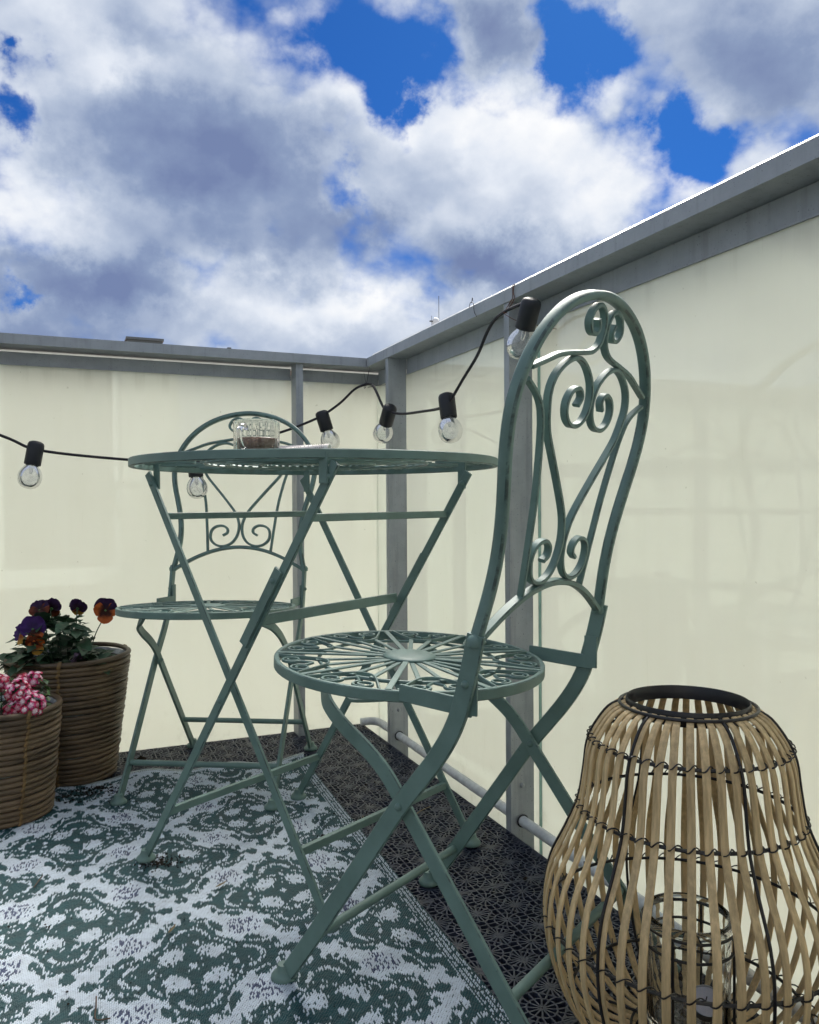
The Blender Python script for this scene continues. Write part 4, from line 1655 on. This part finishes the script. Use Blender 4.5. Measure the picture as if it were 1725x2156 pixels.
for i, (x_, y_, h_) in enumerate(((.020, -.03, .13), (.028, -.035, .125), (.0, -.02, .10), (.055, -.03, .085), (-.02, -.02, .12), (.035, -.05, .07), (-.045, -.05, .09))):
    b = MB()
    b.tube(curve([(x_ * .6, y_, .0), (x_ * .8, y_, h_ * .5), (x_, y_ - .004, h_)], 4), .0012, 5)
    b.build('stem', MAT['leaf'], pp)
    for k in range(5):
        a_ = rr.uniform(0, 6.28)
        place('leaf', rr.choice(LEAF[:3]), pp, (x_ * (.6 + .4 * (k + 1) / 5), y_ - .002, h_ * (.35 + .65 * (k + 1) / 5)), (rr.uniform(-.4, .4), rr.uniform(-.7, .3), a_), (rr.uniform(.5, .8),) * 3)
for i in range(7):
    b = MB()
    a0 = rr.uniform(-.6, .6)
    y_ = -.085 + i * .008
    b.tube([(.055 + .006 * i - .045, y_ + .012, .000 + .002 * i), (.075 + .004 * i, y_ + .03 * a0, .012 + .0035 * i)], .0022, 6)
    b.build('dry_stem', MAT['twig'], pp)

vp = thing('verbena_plant', 'pink and white verbena blossoms growing in the shorter wicker planter', 'flowers', (-.125, 1.875, .20))
O = Vector((-.125, 1.875, .20))
FLORET = []
for k_, mt in enumerate(('v_pink', 'v_rose', 'v_red')):
    b = MB()
    vs, fs, ts = [], [], []
    for p_ in range(5):
        a0 = 2 * PI * p_ / 5
        o = len(vs)
        for i, (s, w) in enumerate(((.05, .10), (.45, .42), (.80, .62), (1.0, .40))):
            for q in (-1, 0, 1):
                x_, y_ = s * .0092 * (1 - (.10 if q == 0 and i == 3 else 0)), q * w * .0062
                zz = .0012 - .0030 * s * s + .0008 * abs(q)
                vs.append((x_ * math.cos(a0) - y_ * math.sin(a0), x_ * math.sin(a0) + y_ * math.cos(a0), zz))
                ts.append(s * .95)
        for i in range(3):
            for j in range(2):
                a_ = o + i * 3 + j
                fs.append((a_, a_ + 3, a_ + 4, a_ + 1))
    b.add(vs, fs)
    me = b.mesh('floret', MAT[mt], 80)
    at = me.attributes.new('t', 'FLOAT', 'POINT')
    at.data.foreach_set('value', ts)
    FLORET.append(me)


def head(loc, r, n_, seed, bias=(.1, -.8, .6)):
    rr = random.Random(seed)
    b = MB()
    b.lathe([(0, -r * .7), (r * .5, -r * .45), (r * .62, 0), (r * .4, r * .4), (0, r * .55)], 10)
    hd_ = b.build('flower_head', MAT['leaf'], vp)
    hd_.location = Vector(loc) - O
    ga = PI * (3 - 5 ** .5)
    for k in range(n_):
        z_ = 1 - (k + .5) / n_ * 1.25
        q = math.sqrt(max(0, 1 - z_ * z_))
        d0 = Vector((q * math.cos(ga * k), q * math.sin(ga * k), z_))
        rot = Vector((0, 0, 1)).rotation_difference(Vector(bias).normalized())
        d = rot @ d0
        qn = (d + Vector((0, -.25, .25))).normalized().to_track_quat('Z', 'Y')
        qn = qn @ Vector((0, 0, 1)).rotation_difference(Vector((rr.uniform(-.5, .5), rr.uniform(-.5, .5), 1)).normalized())
        place('floret', FLORET[rr.choice((0, 0, 1, 1, 2, 2))], hd_, d * r * rr.uniform(.84, 1.16), qn.to_euler(), (rr.uniform(.75, 1.1),) * 3)


for hloc, r_h, n_h, s_h in (((-.092, 1.822, .270), .024, 24, 1), ((-.072, 1.806, .246), .026, 28, 2), ((-.100, 1.806, .238), .020, 16, 3), ((-.068, 1.842, .290), .015, 10, 4),
                            ((-.128, 1.850, .287), .016, 12, 5), ((-.088, 1.838, .287), .015, 10, 6), ((-.15, 1.80, .24), .02, 14, 7)):
    head(hloc, r_h, n_h, s_h)
    b = MB()
    top = Vector(hloc) - O
    b.tube(curve([(top.x * .5, top.y * .5, .0), (top.x * .8, top.y * .8, top.z * .6), top], 4), .0014, 5)
    b.build('stem', MAT['leaf'], vp)
VL = [leaf_mesh('leaf', .026, .010, MAT['leaf_light'], .3, 6, 41), leaf_mesh('leaf', .030, .013, MAT['leaf'], .3, 6, 42)]
rr = random.Random(77)
for i in range(90):
    a_ = rr.uniform(0, 2 * PI)
    rad = .085 * math.sqrt(rr.random())
    x_, y_ = rad * math.cos(a_), rad * math.sin(a_) - .01
    place('leaf', rr.choice(VL), vp, (x_, y_, rr.uniform(.0, .062)), (rr.uniform(-.5, .5), rr.uniform(-1.1, .2), a_ + rr.uniform(-.7, .7)), (rr.uniform(.7, 1.2),) * 3)
for i in range(44):
    place('leaf', VL[i % 2], vp, (.072 + rr.uniform(-.022, .022), -.034 + rr.uniform(-.020, .020), .040 + .0010 * i), (rr.uniform(-.5, .5), rr.uniform(-1.0, -.2), rr.uniform(0, 6.3)), (rr.uniform(.5, .8),) * 3)

# ------------------------------------------------------------------ string of lights
sl = thing('string_lights', 'black cord of clear light bulbs strung along both parapets', 'string lights', (.0, 2.1, .8))
O = Vector((.0, 2.1, .8))
cord = [(-1.0, 2.12, .98), (-.55, 2.11, .925), (-.30, 2.10, .868), (-.141, 2.10, .817), (-.083, 2.10, .790), (-.045, 2.10, .7815), (.029, 2.10, .773), (.138, 2.105, .765), (.230, 2.12, .762), (.305, 2.13, .766), (.39, 2.14, .783),
        (.517, 2.15, .841), (.541, 2.15, .849), (.584, 2.15, .865), (.645, 2.15, .892), (.672, 2.15, .908), (.712, 2.15, .938), (.752, 2.15, .976), (.779, 2.145, .989), (.785, 2.105, .986), (.779, 2.053, .962), (.775, 1.983, .906),
        (.775, 1.930, .889), (.775, 1.85, .876), (.778, 1.74, .870), (.78, 1.65, .867), (.78, 1.605, .874), (.78, 1.585, .882), (.78, 1.531, .916), (.78, 1.466, .955), (.78, 1.425, .993), (.78, 1.392, 1.013), (.78, 1.355, 1.020), (.78, 1.313, 1.021), (.78, 1.268, 1.0205)]
b = MB()
b.tube([p - O for p in curve(cord, 5)], .0034, 8)
b.build('cord', MAT['cord'], sl)
sb = MB()
sb.lathe([(0, .004), (.010, .0035), (.0160, .0005), (.0182, -.004), (.0188, -.010), (.0186, -.052), (.0178, -.0535), (.0160, -.0535), (.0155, -.046), (0, -.045)], 24)
SOCK = sb.mesh('socket', MAT['socket'], 50)
bb = MB()
bb.lathe([(.0132, -.046), (.0138, -.0545), (.0172, -.0592), (.0222, -.0660), (.0256, -.0740), (.0270, -.0830), (.0259, -.0922), (.0222, -.1008), (.0160, -.1070), (.0080, -.1104), (0, -.1112)], 32)
BULB = bb.mesh('bulb', MAT['bulb'], 80)
fb = MB()
fb.lathe([(.0045, -.048), (.0042, -.066), (.0030, -.074), (0, -.076)], 10)
fb.tube([(-.0035, 0, -.074), (-.009, 0, -.088), (-.006, .004, -.091), (0, .005, -.092), (.006, .004, -.091), (.009, 0, -.088), (.0035, 0, -.074)], .0002, 4)
FIL = fb.mesh('filament', thin_glass('filament_glass', (.92, .92, .92), 0.0, 2.0, .06), 80)
for top, bul in (((-.064, 2.10, .801), (-.081, 2.095, .708)), ((.305, 2.13, .778), (.313, 2.128, .683)), ((.654, 2.15, .908), (.679, 2.147, .826)),
                 ((.775, 1.935, .903), (.775, 2.005, .820)), ((.78, 1.613, .893), (.78, 1.590, .800)), ((.78, 1.254, 1.019), (.78, 1.300, .933))):
    t_, u_ = Vector(top), Vector(bul)
    dr_ = (t_ - u_).normalized()
    so = place('socket', SOCK, sl)
    so.matrix_local = Matrix.Translation(t_ - O) @ dr_.to_track_quat('Z', 'Y').to_matrix().to_4x4()
    bu = place('bulb', BULB, so)
    place('filament', FIL, so)

# wire ties that hold the cord to the caps
def tie(label, pts, mat, r=.0008):
    o = Vector(pts[0])
    t = thing('wire_tie', label, 'wire', o, group='wire ties on the parapet caps')
    b = MB()
    b.tube([p - o for p in curve(pts, 5)], r, 5)
    b.build('strand', mat, t)
    return t, o


t, o = tie('thin dark wire tie hanging from the cap in the corner of the parapets', [(.806, 2.172, 1.046), (.797, 2.16, 1.02), (.789, 2.150, .998), (.784, 2.147, .983), (.779, 2.145, .981), (.781, 2.142, .995)], MAT['wire'])
b = MB()
b.tube([p - o for p in curve([(.779, 2.146, 1.024), (.783, 2.147, 1.005), (.786, 2.147, .993)], 4)], .0006, 5)
b.tube([p - o for p in curve([(.79, 2.144, .983), (.81, 2.10, .984), (.812, 2.07, .981), (.812, 2.045, .985)], 4)], .0008, 5)
b.build('strand', MAT['wire'], t)
t, o = tie('rusty wire tie looped round the cap above the right post', [(.80, 1.352, 1.0735), (.7978, 1.352, 1.071), (.7975, 1.352, 1.05), (.795, 1.352, 1.044), (.783, 1.352, 1.026), (.777, 1.35, 1.018), (.782, 1.345, 1.016)], MAT['rust'])
b = MB()
b.tube([p - o for p in curve([(.80, 1.347, 1.0735), (.7976, 1.3465, 1.071), (.7972, 1.349, 1.058), (.7974, 1.346, 1.046), (.788, 1.345, 1.03), (.779, 1.346, 1.022)], 5)], .0008, 5)
b.tube([p - o for p in curve([(.783, 1.36, 1.018), (.79, 1.33, 1.0), (.80, 1.29, .985), (.83, 1.25, .97)], 5)], .0006, 5)
b.build('strand', MAT['rust'], t)
t, o = tie('loose dark wire end sticking up from the cap beyond the right post', [(.803, 1.545, 1.0705), (.801, 1.538, 1.079), (.800, 1.530, 1.0815), (.7985, 1.516, 1.0755), (.7978, 1.512, 1.058), (.7975, 1.500, 1.044)], MAT['wire'], .0007)
b = MB()
b.tube([p - o for p in curve([(.801, 1.530, 1.080), (.801, 1.526, 1.0905), (.80, 1.522, 1.082)], 4)], .0007, 5)
b.build('strand', MAT['wire'], t)

# ------------------------------------------------------------------ crumbs, dry leaves, twigs


def lump(b, c, r, rr, mi=0):
    pts = []
    for dx, dy, dz in ((1, 0, 0), (-1, 0, 0), (0, 1, 0), (0, -1, 0), (0, 0, 1), (0, 0, -1)):
        q = r * rr.uniform(.6, 1.3)
        pts.append((c[0] + dx * q, c[1] + dy * q, c[2] + dz * q * .75))
    b.add(pts, [(0, 2, 4), (2, 1, 4), (1, 3, 4), (3, 0, 4), (2, 0, 5), (1, 2, 5), (3, 1, 5), (0, 3, 5)], mi)


rr = random.Random(5)
b = MB()
for (x, y, s, n_, r) in ((.045, 1.975, .050, 420, .0026), (-.02, 1.955, .035, 200, .0024), (.100, 1.930, .06, 160, .0020), (.150, 1.508, .018, 190, .0020), (.165, 2.126, .03, 40, .002), (.28, 1.93, .10, 40, .0014),
                         (.63, 1.6, .22, 60, .0012), (.15, 1.35, .25, 150, .0015), (.62, 1.75, .12, 60, .0022), (.6, 1.15, .15, 30, .0012)):
    for k in range(n_):
        px, py = x + rr.gauss(0, s), y + rr.gauss(0, s * .8)
        if px > .79 or py > 2.23:
            continue
        lump(b, (px, py, (.0055 if px < .53 and py < 1.98 else .0008)), r * rr.uniform(.4, 1.3), rr)
o = b.build('soil_crumbs', MAT['soil'], None, 10)
struct(o, 'stuff')
for lab, (x, y), r in (('black soil clod on the deck behind the rug, right of the tall planter', (.165, 2.126), .012),
                       ('small dark clod near the right hem of the rug under the front chair', (.449, 1.498), .0055),
                       ('dark seed lying on a white petal of the rug at the lower left', (-.032, 1.343), .0045),
                       ('dark crumb on the seam of the deck tiles left of the lantern', (.721, 1.191), .006)):
    b = MB()
    c = thing('soil_clod', lab, 'clod', (x, y, .004 if x < .53 and y < 1.99 else 0), 0, 'soil clods')
    for k in range(9 if r > .01 else 3):
        lump(b, (rr.gauss(0, r * .6), rr.gauss(0, r * .5), r * .5 + rr.random() * r * .5), r * rr.uniform(.4, .8), rr)
    b.build('lump', MAT['soil'], c, 20)
dl = leaf_mesh('dry_leaf', .026, .013, MAT['dry'], -.25, 0, 3)
for lab, (x, y), az_, s in (('curled dry brown leaf on the middle of the rug', (.225, 1.364), .3, .8), ('narrow pale dry leaf near the lower middle of the rug', (.135, 1.247), .8, .7), ):
    c = place('dry_leaf', dl, None, (x, y, .0085), (0, 0, az_), (s, s * .6, s))
    tag(c, lab, 'leaf', 'dry leaves on the rug')
for lab, pts in (('thin brown twig lying on the rug at the bottom edge', [(.030, 1.120, .010), (.029, 1.10, .008), (.028, 1.075, .007), (.045, 1.07, .007)]),
                 ('short reddish twig on the rug at the left edge', [(-.056, 1.49, .008), (-.050, 1.506, .010), (-.044, 1.53, .008)]),
                 ('pale dry grass stem across the deck beside the front chair', [(.655, 1.52, .002), (.678, 1.54, .004), (.712, 1.561, .002)]),
                 ('curved dry grass blade on the deck near the rug edge', [(.561, 1.57, .002), (.557, 1.55, .005), (.565, 1.535, .002)])):
    o = Vector(pts[0])
    b = MB()
    b.tube([p - o for p in curve(pts, 4)], .0010, 5)
    c = b.build('twig', MAT['twig' if 'twig' in lab else 'dry'])
    c.location = o
    tag(c, lab, 'twig', 'twigs and stems on the floor')
